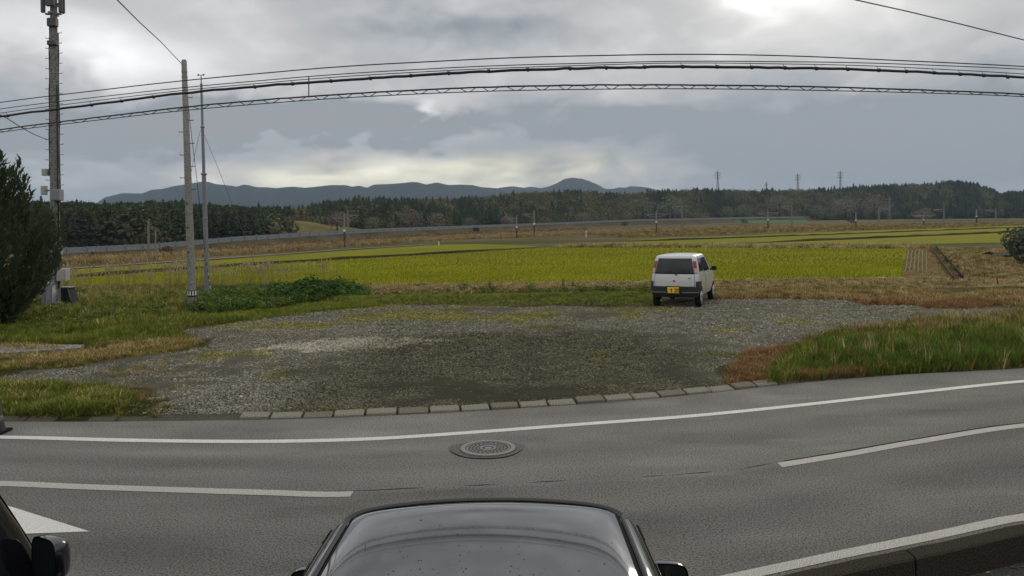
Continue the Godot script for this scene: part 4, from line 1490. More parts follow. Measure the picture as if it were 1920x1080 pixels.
func make_wires() -> void:
	var o := base("overhead_wire", "single thin wire, topmost of the overhead lines across the road", "wire", P(960, 107, wire_d(960)))
	aerial([[-700, 330], [-300, 240], [0, 191], [340, 151], [640, 124], [973, 107], [1280, 101], [1480, 104], [1920, 124], [2300, 152]], 0.011, "conductor", M.wire, o)
	o = base("overhead_wire", "thin wire running just above the thick black cable", "wire", P(960, 121, wire_d(960)))
	aerial([[-700, 338], [-300, 254], [0, 203], [340, 164], [640, 138], [917, 123], [1280, 114], [1613, 117], [1920, 129], [2300, 158]], 0.009, "conductor", M.wire, o)
	o = base("overhead_cable", "thick black communication cable hung from a messenger wire", "cable", P(960, 131, wire_d(960)))
	var mess := [[-700, 346], [-300, 262], [0, 211], [340, 169], [640, 143], [917, 128], [1280, 117], [1613, 122], [1920, 138], [2300, 170]]
	aerial(mess, 0.008, "messenger_wire", M.wire, o)
	aerial(THICK, 0.026, "cable", M.cable, o, 2.0)
	for px in [15, 108, 172, 228, 288, 478, 549, 621, 695, 771, 842, 917, 990, 1069, 1137, 1209, 1280, 1345, 1410, 1472, 1531, 1590, 1648, 1700, 1752, 1801, 1845, 1890]:
		var s := st0()
		var dd := wire_d(px)
		var a := P(px - 4.0, smooth_tab(mess, px), dd) - o.position
		var b := P(px, smooth_tab(THICK, px) + 3.5, dd) - o.position
		tube(s, [a, b], [0.005], 4)
		tube(s, [b + Vector3(-0.02, 0.03, 0), b + Vector3(0.02, 0.03, 0)], [0.035], 8)
		fin(s, "hanger", M.cable, o)
	o = base("overhead_cable", "lower black cable bundled with a looping lashing wire", "cable", P(960, 168, wire_d(960)))
	var upc := [[-700, 375], [-300, 293], [0, 242], [90, 231], [340, 201], [433, 192], [640, 176], [893, 163], [1107, 159], [1280, 159], [1470, 161], [1697, 167], [1920, 176], [2300, 208]]
	var loc := [[-700, 380], [-300, 298], [0, 247], [90, 236], [340, 207], [433, 199], [640, 183], [893, 171], [1107, 167], [1280, 166], [1470, 168], [1697, 173], [1920, 180], [2300, 212]]
	aerial(upc, 0.015, "cable", M.cable, o, 1.0)
	aerial(loc, 0.009, "lower_wire", M.wire, o)
	var s2 := st0()
	var line := []
	var px2 := -600.0
	while px2 < 2260.0:
		var t := pow(0.5 + 0.5 * sin(px2 * 0.138 + 1.2 * n1.get_noise_2d(px2 * 0.5, 9.0)), 1.3)
		line.append(P(px2, lerpf(smooth_tab(upc, px2) - 0.5, smooth_tab(loc, px2) + 0.5, t), wire_d(px2)) + Vector3(0, 0, 0.012) - o.position)
		px2 += 5.0
	tube(s2, line, [0.007], 5)
	fin(s2, "lashing_wire", M.wire, o)
	var s3 := st0()
	tube(s3, [P(579, 143, wire_d(579)) - o.position, P(579, 182, wire_d(579)) - o.position], [0.011], 6)
	fin(s3, "spacer_rod", M.wire, o)
	var w := st0()
	var pts := []
	for q in [[1350, -66, 10.0], [1500, -27, 10.6], [1605, 0, 11.0], [1700, 21, 11.5], [1800, 45, 12.0], [1920, 75, 12.8], [2100, 118, 14.0]]:
		pts.append(P(q[0], q[1], q[2]))
	tube(w, pts, [0.009], 5)
	tag(fin(w, "drop_wire", M.wire), "lone wire slanting across the bright break in the clouds", "wire")

# ---------------------------------------------------------------- cars
# a body is a stack of rounded outlines; rows: height, rear z, front z, half width, rear corner radius, front corner radius
func car_pt(c: Dictionary, u: float, v: float) -> Vector3:
	var lv: Array = c.lv
	var n := lv.size()
	v = clampf(v, 0.0, n - 1.0)
	var i := mini(int(v), n - 2)
	var t := v - i
	var L := []
	for k in 6:
		L.append(lerpf(lv[i][k], lv[i + 1][k], t))
	var y: float = L[0]
	var zr: float = L[1]
	var zf: float = L[2]
	var w: float = L[3]
	var rr: float = L[4]
	var rf: float = L[5]
	var a := absf(u)
	var x := 0.0
	var z := 0.0
	if a <= 1.0:
		x = (w - rr) * a
		z = zr - c.bow * pow(x / w, 2)
	elif a <= 2.0:
		var th := (a - 1.0) * PI * 0.5
		x = w - rr + rr * sin(th)
		z = zr - c.bow * pow((w - rr) / w, 2) - rr * (1 - cos(th))
	elif a <= 3.0:
		x = w
		z = lerpf(zr - c.bow * pow((w - rr) / w, 2) - rr, zf + c.bow * pow((w - rf) / w, 2) + rf, a - 2.0)
		x += 0.012 * sin((a - 2.0) * PI)
	elif a <= 4.0:
		var th := (a - 3.0) * PI * 0.5
		x = w - rf + rf * cos(th)
		z = zf + c.bow * pow((w - rf) / w, 2) + rf * (1 - sin(th))
	else:
		x = (w - rf) * (5.0 - a)
		z = zf + c.bow * pow(x / w, 2)
	if x > w * 0.6:
		for wz in c.axles:
			if absf(z - wz) < c.arch: y = maxf(y, c.wy + sqrt(c.arch * c.arch - (z - wz) * (z - wz)))
	return Vector3(x * signf(u), y, z)

func patch(c: Dictionary, s: SurfaceTool, u0: float, u1: float, v0: float, v1: float, off: float, nu: int, nv: int) -> void:
	grid(s, nu, nv, func(a: float, b: float):
		var u := lerpf(u0, u1, a)
		var v := lerpf(v0, v1, b)
		var p := car_pt(c, u, v)
		var e := 0.01
		var du := car_pt(c, u + e, v) - car_pt(c, u - e, v)
		var dv := car_pt(c, u, v + e) - car_pt(c, u, v - e)
		var nrm := du.cross(dv).normalized()
		if nrm.dot(Vector3(p.x, 0.0, p.z * 0.3)) < 0: nrm = -nrm
		return p + nrm * off)

func wheel(o: Node3D, x: float, y: float, z: float, r: float, w: float, rim_m: Material) -> void:
	var wh := st0()
	var e := signf(x)
	tube(wh, [Vector3(-w * 0.5, 0, 0), Vector3(-w * 0.46, 0, 0), Vector3(-w * 0.3, 0, 0), Vector3(w * 0.3, 0, 0), Vector3(w * 0.46, 0, 0), Vector3(w * 0.5, 0, 0)], [r * 0.80, r * 0.94, r, r, r * 0.94, r * 0.80], 28)
	var t := fin(wh, "wheel", M.rubber, o)
	t.position = Vector3(x, y, z)
	var rm := st0()
	tube(rm, [Vector3(e * w * 0.40, 0, 0), Vector3(e * w * 0.515, 0, 0), Vector3(e * w * 0.52, 0, 0), Vector3(e * w * 0.44, 0, 0)], [r * 0.70, r * 0.70, r * 0.62, r * 0.55], 24)
	for k in 6:
		var a := TAU * k / 6
		box(rm, Vector3(e * w * 0.50, cos(a) * r * 0.34, sin(a) * r * 0.34), Vector3(0.03, r * 0.6, r * 0.2), Basis(Vector3.RIGHT, a), 0.006)
	fin(rm, "rim", rim_m, t)

func mirror(o: Node3D, at: Vector3, sz: Vector3, shell: Material) -> void:
	# rounded housing, flat at the back where the glass sits
	var e := signf(at.x)
	var bs := Basis(Vector3.UP, -0.12 * e)
	var s := st0()
	var squircle := func(a: float, p: float) -> Vector2:
		return Vector2(signf(cos(a)) * pow(absf(cos(a)), p), signf(sin(a)) * pow(absf(sin(a)), p))
	grid(s, 28, 10, func(u: float, v: float):
		var q: Vector2 = squircle.call(u * TAU, 0.5)
		var k := sqrt(maxf(0.0, 1.0 - pow(v, 2.6)))
		return at + bs * Vector3(q.x * sz.x * 0.5 * k, q.y * sz.y * 0.5 * k, sz.z * (0.5 - v)))
	tube(s, [at + Vector3(-e * sz.x * 0.3, -sz.y * 0.25, -sz.z * 0.2), at + Vector3(-e * sz.x * 0.9, -sz.y * 0.3, -sz.z * 0.2)], [0.028], 8)
	var mh := fin(s, "mirror", shell, o)
	s = st0()
	for k in 28:
		var q0: Vector2 = squircle.call(TAU * k / 28.0, 0.5)
		var q1: Vector2 = squircle.call(TAU * (k + 1) / 28.0, 0.5)
		var z := sz.z * 0.5 - 0.002
		tri(s, at + bs * Vector3(0, 0, z), at + bs * Vector3(q0.x * sz.x * 0.46, q0.y * sz.y * 0.46, z), at + bs * Vector3(q1.x * sz.x * 0.46, q1.y * sz.y * 0.46, z))
	fin(s, "mirror_glass", M.glass, mh)

func car_roof(c: Dictionary, o: Node3D, m: Material, crown: float) -> void:
	var top: float = c.lv.size() - 1.0
	var s := st0()
	grid(s, 60, 8, func(a: float, b: float):
		var u := lerpf(-5.0, 5.0, a)
		var p := car_pt(c, u, top)
		var q := Vector3(0, p.y, clampf(p.z, c.lv[-1][2] + 0.5, c.lv[-1][1] - 0.5))
		var r := p.lerp(q, b)
		r.y = p.y + crown * (1.0 - (1.0 - b) * (1.0 - b))
		return r)
	fin(s, "roof", m, o)

func body_shell(c: Dictionary, o: Node3D, m: Material) -> void:
	var s := st0()
	var us := []
	for k in 9: us.append(k / 8.0)
	for k in range(1, 7): us.append(1.0 + k / 6.0)
	for k in range(1, 61): us.append(2.0 + k / 60.0)
	for k in range(1, 7): us.append(3.0 + k / 6.0)
	for k in range(1, 9): us.append(4.0 + k / 8.0)
	var n := us.size() - 1
	for e in [-1.0, 1.0]:
		grid(s, n, (c.lv.size() - 1) * 4, func(a: float, b: float):
			return car_pt(c, us[int(round(a * n))] * e if a > 0.0 else 0.0001 * e, b * (c.lv.size() - 1)))
	# floor pan
	grid(s, 1, 8, func(a: float, b: float): return Vector3(lerpf(-0.62, 0.62, a), c.lv[0][0] + 0.01, lerpf(c.lv[0][1] - 0.06, c.lv[0][2] + 0.06, b)))
	fin(s, "body", m, o)

func part_patch(c: Dictionary, o: Node, called: String, m: Material, u0: float, u1: float, v0: float, v1: float, off: float, nu := 12, nv := 8) -> MeshInstance3D:
	var s := st0()
	patch(c, s, u0, u1, v0, v1, off, nu, nv)
	return fin(s, called, m, o)

func make_cars() -> void:
	# white hatchback parked on the gravel, seen from behind
	var c := {"lv": [[0.33, 1.54, -1.52, 0.67, 0.14, 0.3], [0.45, 1.62, -1.62, 0.70, 0.14, 0.32], [0.62, 1.64, -1.64, 0.712, 0.14, 0.32], [0.82, 1.63, -1.58, 0.712, 0.13, 0.3], [0.93, 1.61, -1.40, 0.708, 0.13, 0.3], [1.00, 1.59, -0.98, 0.70, 0.13, 0.22], [1.27, 1.53, -0.52, 0.655, 0.13, 0.16], [1.46, 1.48, -0.20, 0.615, 0.13, 0.14], [1.53, 1.44, -0.10, 0.585, 0.14, 0.14], [1.56, 1.36, -0.02, 0.52, 0.14, 0.14]],
		"bow": 0.06, "axles": [1.13, -1.13], "arch": 0.33, "wy": 0.28}
	var pr := (G(1230, 575) + G(1312, 573)) * 0.5
	var yaw := deg_to_rad(-23.0)
	var fw := Vector3(0, 0, -1).rotated(Vector3.UP, yaw)
	var o := base("parked_car", "white kei hatchback with dark bumper parked on the gravel", "car", Vector3(pr.x, gy(pr.x, -pr.z), pr.z) + fw * 1.13, yaw)
	body_shell(c, o, M.paint_white)
	car_roof(c, o, M.paint_white, 0.035)
	part_patch(c, o, "rear_window", M.glass, -1.06, 1.06, 5.15, 7.1, 0.006, 20, 8)
	part_patch(c, o, "rear_bumper", M.plastic, -2.12, 2.12, 0.0, 2.02, 0.035, 40, 10)
	part_patch(c, o, "bumper_corner", M.plastic, -2.1, -1.25, 2.0, 2.85, 0.02, 12, 6)
	part_patch(c, o, "bumper_corner", M.plastic, 1.25, 2.1, 2.0, 2.85, 0.02, 12, 6)
	part_patch(c, o, "tailgate_seam", M.black, -1.22, 1.22, 2.03, 2.11, 0.004, 20, 1)
	part_patch(c, o, "tailgate_seam", M.plastic, -1.10, -1.06, 2.1, 5.1, 0.004, 1, 12)
	part_patch(c, o, "tailgate_seam", M.plastic, 1.06, 1.10, 2.1, 5.1, 0.004, 1, 12)
	part_patch(c, o, "window_seal", M.rubber, -1.10, 1.10, 5.02, 5.16, 0.005, 16, 1)
	for e in [-1.0, 1.0]:
		var tl := part_patch(c, o, "tail_light", M.red, 1.12 * e, 1.62 * e, 5.1, 6.6, 0.012, 8, 8)
		part_patch(c, tl, "reversing_lamp", M.pink, 1.16 * e, 1.58 * e, 5.15, 5.65, 0.018, 6, 4)
		part_patch(c, o, "side_window", M.glass, 2.06 * e, 2.36 * e, 5.25, 7.0, 0.006, 8, 6)
		part_patch(c, o, "door_window", M.glass, 2.40 * e, 2.90 * e, 5.15, 7.0, 0.006, 10, 6)
		part_patch(c, o, "door_seam", M.black, 2.37 * e, 2.385 * e, 1.0, 7.1, 0.004, 1, 16)
		part_patch(c, o, "door_handle", M.paint_white, 2.42 * e, 2.47 * e, 3.75, 4.0, 0.03, 2, 2)
		part_patch(c, o, "bumper_trim", M.greymetal, 0.42 * e, 1.6 * e, 1.05, 1.2, 0.045, 12, 1)
		part_patch(c, o, "headlight", M.pink, 3.3 * e, 4.2 * e, 2.6, 3.4, 0.01, 8, 4)
		for z in [1.13, -1.13]:
			wheel(o, e * 0.63, 0.28, z, 0.28, 0.165, M.rim)
		mirror(o, Vector3(e * 0.83, 1.06, -0.62), Vector3(0.17, 0.13, 0.09), M.plastic)
	part_patch(c, o, "windscreen", M.glass, 3.7, 5.0, 5.15, 7.0, 0.006, 10, 6)
	part_patch(c, o, "windscreen", M.glass, -5.0, -3.7, 5.15, 7.0, 0.006, 10, 6)
	var s := st0()
	tube(s, [Vector3(0.06, 0.97, 1.60), Vector3(0.04, 1.045, 1.59), Vector3(-0.12, 1.09, 1.575), Vector3(-0.40, 1.075, 1.545)], [0.03, 0.02, 0.014, 0.01], 6)
	fin(s, "wiper", M.black, o)
	s = st0()
	box(s, Vector3(-0.02, 0.535, 1.69), Vector3(0.35, 0.18, 0.015), Basis.IDENTITY, 0.004)
	var pl := fin(s, "number_plate", M.yellow, o)
	var fnt := SystemFont.new()
	fnt.font_names = PackedStringArray(["Droid Sans"])
	fnt.font_weight = 700
	for q in [[". 1 29", 0.115, 0.008, -0.012]]:
		var tm := TextMesh.new()
		tm.text = q[0]
		tm.font = fnt
		tm.font_size = 64
		tm.pixel_size = q[1] / 46.0
		tm.depth = 0.003
		var to := inst("plate_characters", tm, M.black, pl)
		to.position = Vector3(-0.02 + q[2], 0.535 + q[3], 1.70)
	s = st0()
	box(s, Vector3(-0.02, 0.535, 1.68), Vector3(0.42, 0.24, 0.02), Basis.IDENTITY, 0.004)
	fin(s, "plate_recess", M.black, o)
	s = st0(); box(s, Vector3(0.46, 0.885, 1.622), Vector3(0.10, 0.02, 0.006)); fin(s, "badge", M.chrome, o)
	s = st0(); box(s, Vector3(0.0, 0.80, 1.638), Vector3(0.06, 0.06, 0.006), Basis(Vector3.BACK, PI / 4)); fin(s, "badge", M.chrome, o)
	s = st0(); tube(s, [Vector3(-0.42, 0.22, 1.4), Vector3(-0.42, 0.21, 1.62)], [0.022], 8); fin(s, "exhaust_pipe", M.greymetal, o)

	# dark wagon close below the camera
	var yf := -0.15
	var cc := {"lv": [[0.25, 1.62, -1.62, 0.70, 0.16, 0.3], [0.55, 1.69, -1.68, 0.735, 0.16, 0.3], [0.85, 1.69, -1.60, 0.735, 0.16, 0.3], [0.98, 1.68, -1.45, 0.73, 0.16, 0.28], [1.04, 1.67, -1.08, 0.725, 0.16, 0.2], [1.35, 1.63, -0.74, 0.675, 0.15, 0.16], [1.56, 1.60, -0.47, 0.625, 0.15, 0.16], [1.60, 1.58, -0.44, 0.612, 0.15, 0.15]],
		"bow": 0.10, "axles": [1.18, -1.18], "arch": 0.34, "wy": 0.29}
	var no := base("dark_wagon", "dark glossy wagon whose roof mirrors the clouds and wires", "car", Vector3(-0.135, yf, -3.02), deg_to_rad(0.0))
	near_car(cc, no, M.paint_dark)
	# the roof proper: smooth shallow dome ending in a gutter
	var hw := 0.545
	var zf := -0.42
	var zr := 1.56
	var rp := func(a: float, b: float, grow: float) -> Vector3:
		# a -1..1 across, b 0 front .. 1 rear
		var x := a * (hw + grow)
		var f := pow(absf(a), 2.0) * 0.06 + pow(absf(a), 20.0) * 0.03
		var z := lerpf(zf - grow + f, zr, b)
		var zeta := z - zf
		var y := 1.694 + 0.06 * zeta - 0.042 * zeta * zeta
		y -= 0.035 * a * a + 0.010 * pow(absf(a), 14.0) + 0.012 * exp(-zeta * 22.0)
		return Vector3(x, y, z)
	s = st0()
	grid(s, 56, 70, func(u: float, v: float): return rp.call(lerpf(-1.0, 1.0, u), pow(v, 1.5), 0.0))
	var roof := fin(s, "roof", M.paint_dark, no)
	# outline of the roof from rear left, round the front, to rear right
	var ol := []
	for k in 40: ol.append(rp.call(-1.0, pow(1.0 - k / 40.0, 1.5), 0.0))
	for k in 57: ol.append(rp.call(lerpf(-1.0, 1.0, k / 56.0), 0.0, 0.0))
	for k in range(1, 41): ol.append(rp.call(1.0, pow(k / 40.0, 1.5), 0.0))
	var bands := [["roof_gutter", M.rubber, 0.002, 0.022, -0.004, -0.020], ["roof_moulding", M.plastic, 0.022, 0.040, -0.014, -0.012], ["side_rail", M.paint_dark, 0.040, 0.085, -0.014, -0.040], ["door_seal", M.rubber, 0.085, 0.097, -0.046, -0.052], ["door_frame", M.paint_black, 0.097, 0.125, -0.044, -0.11]]
	for q in bands:
		s = st0()
		grid(s, ol.size() - 1, 4, func(u: float, v: float):
			var i := int(round(u * (ol.size() - 1)))
			var t: Vector3 = ol[mini(i + 1, ol.size() - 1)] - ol[maxi(i - 1, 0)]
			var nn := Vector3(t.z, 0, -t.x).normalized()
			var front := clampf(nn.z * -1.0, 0.0, 1.0)
			var p: Vector3 = ol[i]
			var k := lerpf(q[2], q[3], v) * lerpf(1.0, 1.7 if q[2] < 0.03 else 0.9, front)
			return p + nn * k + Vector3(0, lerpf(q[4], q[5], v) - (0.05 * front if q[2] > 0.03 else -0.006 * front) + 0.006 * sin(v * PI), 0))
		fin(s, q[0], q[1], no)
	s = st0()
	tube(s, [Vector3(0.51, 1.60, -0.42), Vector3(0.51, 1.655, -0.425)], [0.016, 0.010], 8)
	tube(s, [Vector3(0.535, 1.60, -0.40), Vector3(0.54, 1.632, -0.40)], [0.012, 0.008], 8)
	fin(s, "antenna_base", M.black, no)
	# dirt specks and dried drops on the paint
	s = st0()
	for i in 150:
		var a := rng.randf_range(-0.95, 0.95)
		var b := rng.randf_range(0.10, 0.75)
		if rng.randf() < 0.5: b = rng.randf_range(0.2, 0.5)
		if rng.randf() < 0.35: a = rng.randf_range(-0.9, -0.2)
		var p: Vector3 = rp.call(a, b, 0.0)
		var r := rng.randf_range(0.0009, 0.0028)
		if rng.randf() < 0.06: r *= 1.7
		var el := rng.randf_range(0.7, 1.5)
		for k in 7:
			var t0 := TAU * k / 7
			var t1 := TAU * (k + 1) / 7
			tri(s, p + Vector3(0, 0.0022, 0), p + Vector3(cos(t0) * r * el, 0.0008, sin(t0) * r), p + Vector3(cos(t1) * r * el, 0.0008, sin(t1) * r))
	fin(s, "dirt_specks", M.mossy, roof).set_meta("kind", "stuff")

	# black cab-over van at the corner of the forecourt
	var cv2 := {"lv": [[0.25, 1.62, -1.58, 0.70, 0.14, 0.14], [0.55, 1.68, -1.66, 0.735, 0.14, 0.14], [0.85, 1.68, -1.66, 0.735, 0.14, 0.14], [0.98, 1.68, -1.64, 0.735, 0.14, 0.14], [1.06, 1.68, -1.60, 0.73, 0.14, 0.14], [1.40, 1.66, -1.44, 0.705, 0.14, 0.13], [1.78, 1.63, -1.24, 0.675, 0.14, 0.12], [1.84, 1.58, -1.14, 0.63, 0.14, 0.12]],
		"bow": 0.05, "axles": [1.18, -1.12], "arch": 0.34, "wy": 0.29}
	var bo := base("black_van", "black cab-over van beside the painted road arrow, its door mirror out", "van")
	near_car(cv2, bo, M.paint_black, -1.44, 1.26)
	car_roof(cv2, bo, M.paint_black, 0.05)
	bo.rotation.y = deg_to_rad(-22.0)
	bo.position = Vector3.ZERO
	var mloc := bo.transform * Vector3(0.845, 1.17, -1.44)
	var want := P(112, 1040, 3.95)
	bo.position = Vector3(want.x - mloc.x, yf, want.z - mloc.z)

func near_car(c: Dictionary, o: Node3D, m: Material, mz := -0.80, my := 1.17) -> void:
	body_shell(c, o, m)
	part_patch(c, o, "rear_window", M.glass, -1.25, 1.25, 4.15, 6.0, 0.006, 16, 8)
	part_patch(c, o, "windscreen", M.glass, 3.75, 5.0, 4.15, 6.2, 0.006, 10, 6)
	part_patch(c, o, "windscreen", M.glass, -5.0, -3.75, 4.15, 6.2, 0.006, 10, 6)
	part_patch(c, o, "rear_bumper", m, -2.05, 2.05, 0.0, 1.3, 0.03, 30, 6)
	part_patch(c, o, "number_plate", M.yellow, -0.3, 0.3, 1.4, 1.95, 0.012, 2, 2)
	for e in [-1.0, 1.0]:
		part_patch(c, o, "tail_light", M.red, 1.3 * e, 1.9 * e, 2.1, 4.0, 0.012, 8, 8)
		part_patch(c, o, "quarter_window", M.glass, 2.03 * e, 2.26 * e, 4.25, 6.0, 0.006, 6, 6)
		part_patch(c, o, "rear_door_window", M.glass, 2.30 * e, 2.58 * e, 4.2, 6.0, 0.006, 8, 6)
		part_patch(c, o, "front_door_window", M.glass, 2.62 * e, 2.97 * e, 4.15, 6.0, 0.006, 8, 6)
		part_patch(c, o, "belt_moulding", M.chrome, 2.03 * e, 2.99 * e, 4.04, 4.10, 0.008, 30, 1)
		part_patch(c, o, "door_seam", M.rubber, 2.595 * e, 2.605 * e, 0.3, 6.1, 0.004, 1, 16)
		part_patch(c, o, "door_handle", M.chrome, 2.50 * e, 2.56 * e, 2.5, 2.9, 0.03, 3, 2)
		part_patch(c, o, "headlight", M.palebox, 3.3 * e, 4.2 * e, 1.5, 2.3, 0.01, 8, 4)
		for z in [1.18, -1.18]:
			wheel(o, e * 0.65, 0.29, z, 0.29, 0.165, M.rim)
		mirror(o, Vector3(e * (0.845 if my < 1.2 else 0.815), my, mz), Vector3(0.20, 0.19 if my < 1.2 else 0.23, 0.12), M.paint_black)

# ---------------------------------------------------------------- plants near the lot
func pick(cols: Array) -> Color:
	var c: Color = cols[rng.randi() % cols.size()]
	return c * rng.randf_range(0.7, 1.3)

func sow(buf: PackedFloat32Array, pts: Array, n: int, h0: float, h1: float, wide: float, cols: Array, clump := 0.0) -> void:
	for q in inside(poly(pts), n):
		var f := n1.get_noise_2d(q.x * 45.0, q.y * 45.0)
		if clump > 0.0 and f + rng.randf_range(-0.3, 0.3) < clump - 0.3: continue
		if q.y < cv(KE, q.x) + 0.06: continue
		var hh := rng.randf_range(h0, h1) * (1.0 + 0.5 * f)
		var w := hh * wide * rng.randf_range(0.8, 1.3)
		put(buf, Vector3(q.x, gy(q.x, q.y) - 0.01, -q.y), rng.randf() * TAU, Vector3(w, hh, w), pick(cols), rng.randf_range(-0.15, 0.15), rng.randf_range(-0.15, 0.15))

func make_plants() -> void:
	var t1 := tuft(14, 0.30, 0.55, 0.020)
	var t2 := tuft(12, 0.22, 0.75, 0.026)
	var weed := leafball(110, 0.085, 1.2, 0.15, 0.5)
	var G1 := Color(0.11, 0.17, 0.024)
	var G2 := Color(0.15, 0.185, 0.03)
	var G3 := Color(0.07, 0.12, 0.022)
	var Y1 := Color(0.29, 0.27, 0.05)
	var D1 := Color(0.50, 0.40, 0.19)
	var D2 := Color(0.38, 0.27, 0.12)
	var R1 := Color(0.20, 0.085, 0.045)
	var R2 := Color(0.24, 0.12, 0.06)
	var OV := Color(0.12, 0.115, 0.03)

	# verge to the right of the lot
	var g := PackedFloat32Array()
	var dry := PackedFloat32Array()
	var VG := [[1440, 722], [1450, 690], [1500, 648], [1600, 627], [1750, 608], [1920, 592], [2200, 575], [2300, 690], [1920, 691], [1700, 703], [1500, 719]]
	sow(g, VG, 15000, 0.12, 0.28, 0.8, [G1, G2, G1, G3, Y1, OV, G2], 0.0)
	sow(g, [[1500, 700], [1540, 660], [1800, 632], [1960, 630], [2200, 620], [2200, 680], [1920, 685], [1720, 698]], 3500, 0.25, 0.42, 0.6, [G1, G2, G3, G3])
	sow(dry, VG, 2600, 0.14, 0.28, 0.7, [D1, D2, R2, Y1, OV], 0.2)
	sow(dry, [[1352, 722], [1375, 690], [1400, 660], [1500, 645], [1490, 690], [1450, 722]], 3600, 0.04, 0.12, 1.2, [R2, R2, D2, OV, R1])
	sow(dry, [[1480, 712], [1520, 690], [1600, 690], [1640, 700], [1560, 715]], 1100, 0.1, 0.2, 0.8, [R1, D2, R2])
	sow(dry, [[1500, 642], [1620, 622], [1760, 602], [1960, 584], [2250, 570], [2250, 590], [1940, 604], [1760, 622], [1560, 640]], 2600, 0.18, 0.36, 0.6, [D2, R2, D1, OV, G2])
	tag(many("grass", t1, M.leaf, g), "tall green grass on the verge beside the white car's gravel", "grass")
	sow(dry, [[1500, 700], [1560, 652], [1960, 600], [2200, 590], [2200, 680], [1700, 700]], 700, 0.3, 0.5, 0.35, [D1, R2, Y1], 0.1)
	tag(many("dry_grass", t2, M.straw, dry), "reddish-brown dry grass fringing the gravel's roadside verge", "grass")

	# bright green corner at the roadside
	g = PackedFloat32Array()
	dry = PackedFloat32Array()
	sow(g, [[-160, 722], [0, 724], [120, 722], [200, 726], [255, 745], [230, 772], [120, 781], [-160, 782]], 6500, 0.06, 0.17, 1.1, [G1, G2, G3, OV, Y1], 0.16)
	sow(dry, [[-160, 700], [0, 718], [240, 726], [330, 760], [300, 782], [0, 786], [-160, 786]], 3800, 0.04, 0.10, 1.3, [OV, Y1, D2, OV], 0.15)
	# grass between lot and the tall pole
	sow(g, [[-260, 600], [130, 582], [360, 590], [470, 600], [330, 622], [370, 636], [200, 650], [-260, 640]], 12000, 0.10, 0.24, 0.9, [G1, G2, Y1, OV, G2], 0.05)
	sow(dry, [[-260, 640], [130, 655], [330, 632], [385, 642], [330, 660], [130, 688], [-260, 704]], 7500, 0.06, 0.17, 1.0, [R2, D2, OV, Y1, D1], 0.05)
	sow(g, [[-260, 660], [130, 668], [330, 650], [385, 644], [330, 662], [130, 690], [-260, 706]], 2600, 0.05, 0.12, 1.1, [OV, Y1, G2])
	sow(g, [[-260, 540], [130, 545], [350, 540], [365, 590], [130, 582], [-260, 600]], 12000, 0.10, 0.22, 0.9, [G2, OV, G1, Y1], 0.0)
	sow(dry, [[-260, 530], [130, 535], [300, 545], [280, 560], [130, 565], [-260, 580]], 4500, 0.12, 0.24, 0.8, [R2, D2, D1], 0.1)
	sow(dry, [[100, 540], [350, 536], [362, 588], [330, 610], [130, 625], [60, 600]], 3000, 0.16, 0.34, 0.6, [Y1, D1, Y1, OV, Color(0.26, 0.27, 0.08)], 0.12)
	sow(dry, [[-160, 726], [200, 730], [240, 770], [-160, 782]], 700, 0.1, 0.2, 0.8, [Y1, OV, D1], 0.2)
	sow(g, [[330, 592], [420, 585], [560, 572], [700, 566], [720, 574], [600, 585], [470, 602], [380, 602]], 3600, 0.06, 0.15, 1.0, [G2, Y1, G1])
	tag(many("grass", t1, M.leaf, g), "green grass round the poles and the roadside corner", "grass")
	tag(many("dry_grass", t2, M.straw, dry), "brown dry grass round the poles and concrete slab", "grass")

	# strip between lot and rice field
	g = PackedFloat32Array()
	dry = PackedFloat32Array()
	sow(dry, [[640, 552], [700, 534], [1000, 530], [1225, 528], [1400, 525], [1700, 522], [2200, 522], [2200, 546], [1400, 543], [1000, 549], [760, 552]], 22000, 0.08, 0.18, 1.4, [D1, D2, D1, OV, Color(0.30, 0.2, 0.09)], 0.05)
	sow(dry, [[60, 542], [400, 538], [700, 537], [700, 533], [400, 533], [60, 537]], 2000, 0.1, 0.2, 1.1, [OV, D2, Y1])
	sow(g, [[560, 575], [690, 552], [1000, 550], [1225, 546], [1225, 572], [1000, 574], [720, 572]], 13000, 0.05, 0.11, 1.3, [G2, Y1, Color(0.25, 0.29, 0.035), Color(0.22, 0.28, 0.035), G1], 0.0)
	sow(g, [[1340, 545], [1700, 545], [2100, 545], [2100, 570], [1850, 572], [1700, 568], [1560, 560], [1345, 560]], 7500, 0.08, 0.2, 0.9, [OV, Y1, D2, G2], 0.08)
	sow(dry, [[1340, 548], [1700, 550], [2100, 552], [2100, 574], [1850, 576], [1700, 572], [1560, 562], [1345, 561]], 6500, 0.08, 0.22, 0.9, [D1, D2, R2, Color(0.3, 0.2, 0.08)], 0.1)
	sow(g, [[720, 552], [760, 546], [1225, 541], [1225, 546], [900, 551]], 900, 0.12, 0.25, 0.9, [G3, G1, OV], 0.2)
	tag(many("grass", t1, M.leaf, g), "short yellow-green grass along the back of the gravel lot", "grass")
	tag(many("dry_grass", t2, M.straw, dry), "tan dry grass strip between gravel lot and rice field", "grass")
	# thin grass on the lot itself
	g = PackedFloat32Array()
	sow(g, [[480, 606], [700, 578], [1225, 582], [1560, 568], [1850, 582], [1700, 592], [1225, 600], [800, 606], [600, 620]], 5200, 0.02, 0.06, 1.5, [OV, Y1, G2, Y1], 0.12)
	sow(g, [[700, 600], [1200, 590], [1260, 640], [1100, 690], [900, 680], [720, 640]], 1500, 0.02, 0.05, 1.5, [OV, Y1, OV], 0.28)
	sow(g, [[560, 590], [900, 578], [1200, 582], [1180, 610], [900, 615], [650, 610]], 1700, 0.03, 0.07, 1.4, [OV, Y1, G2], 0.15)
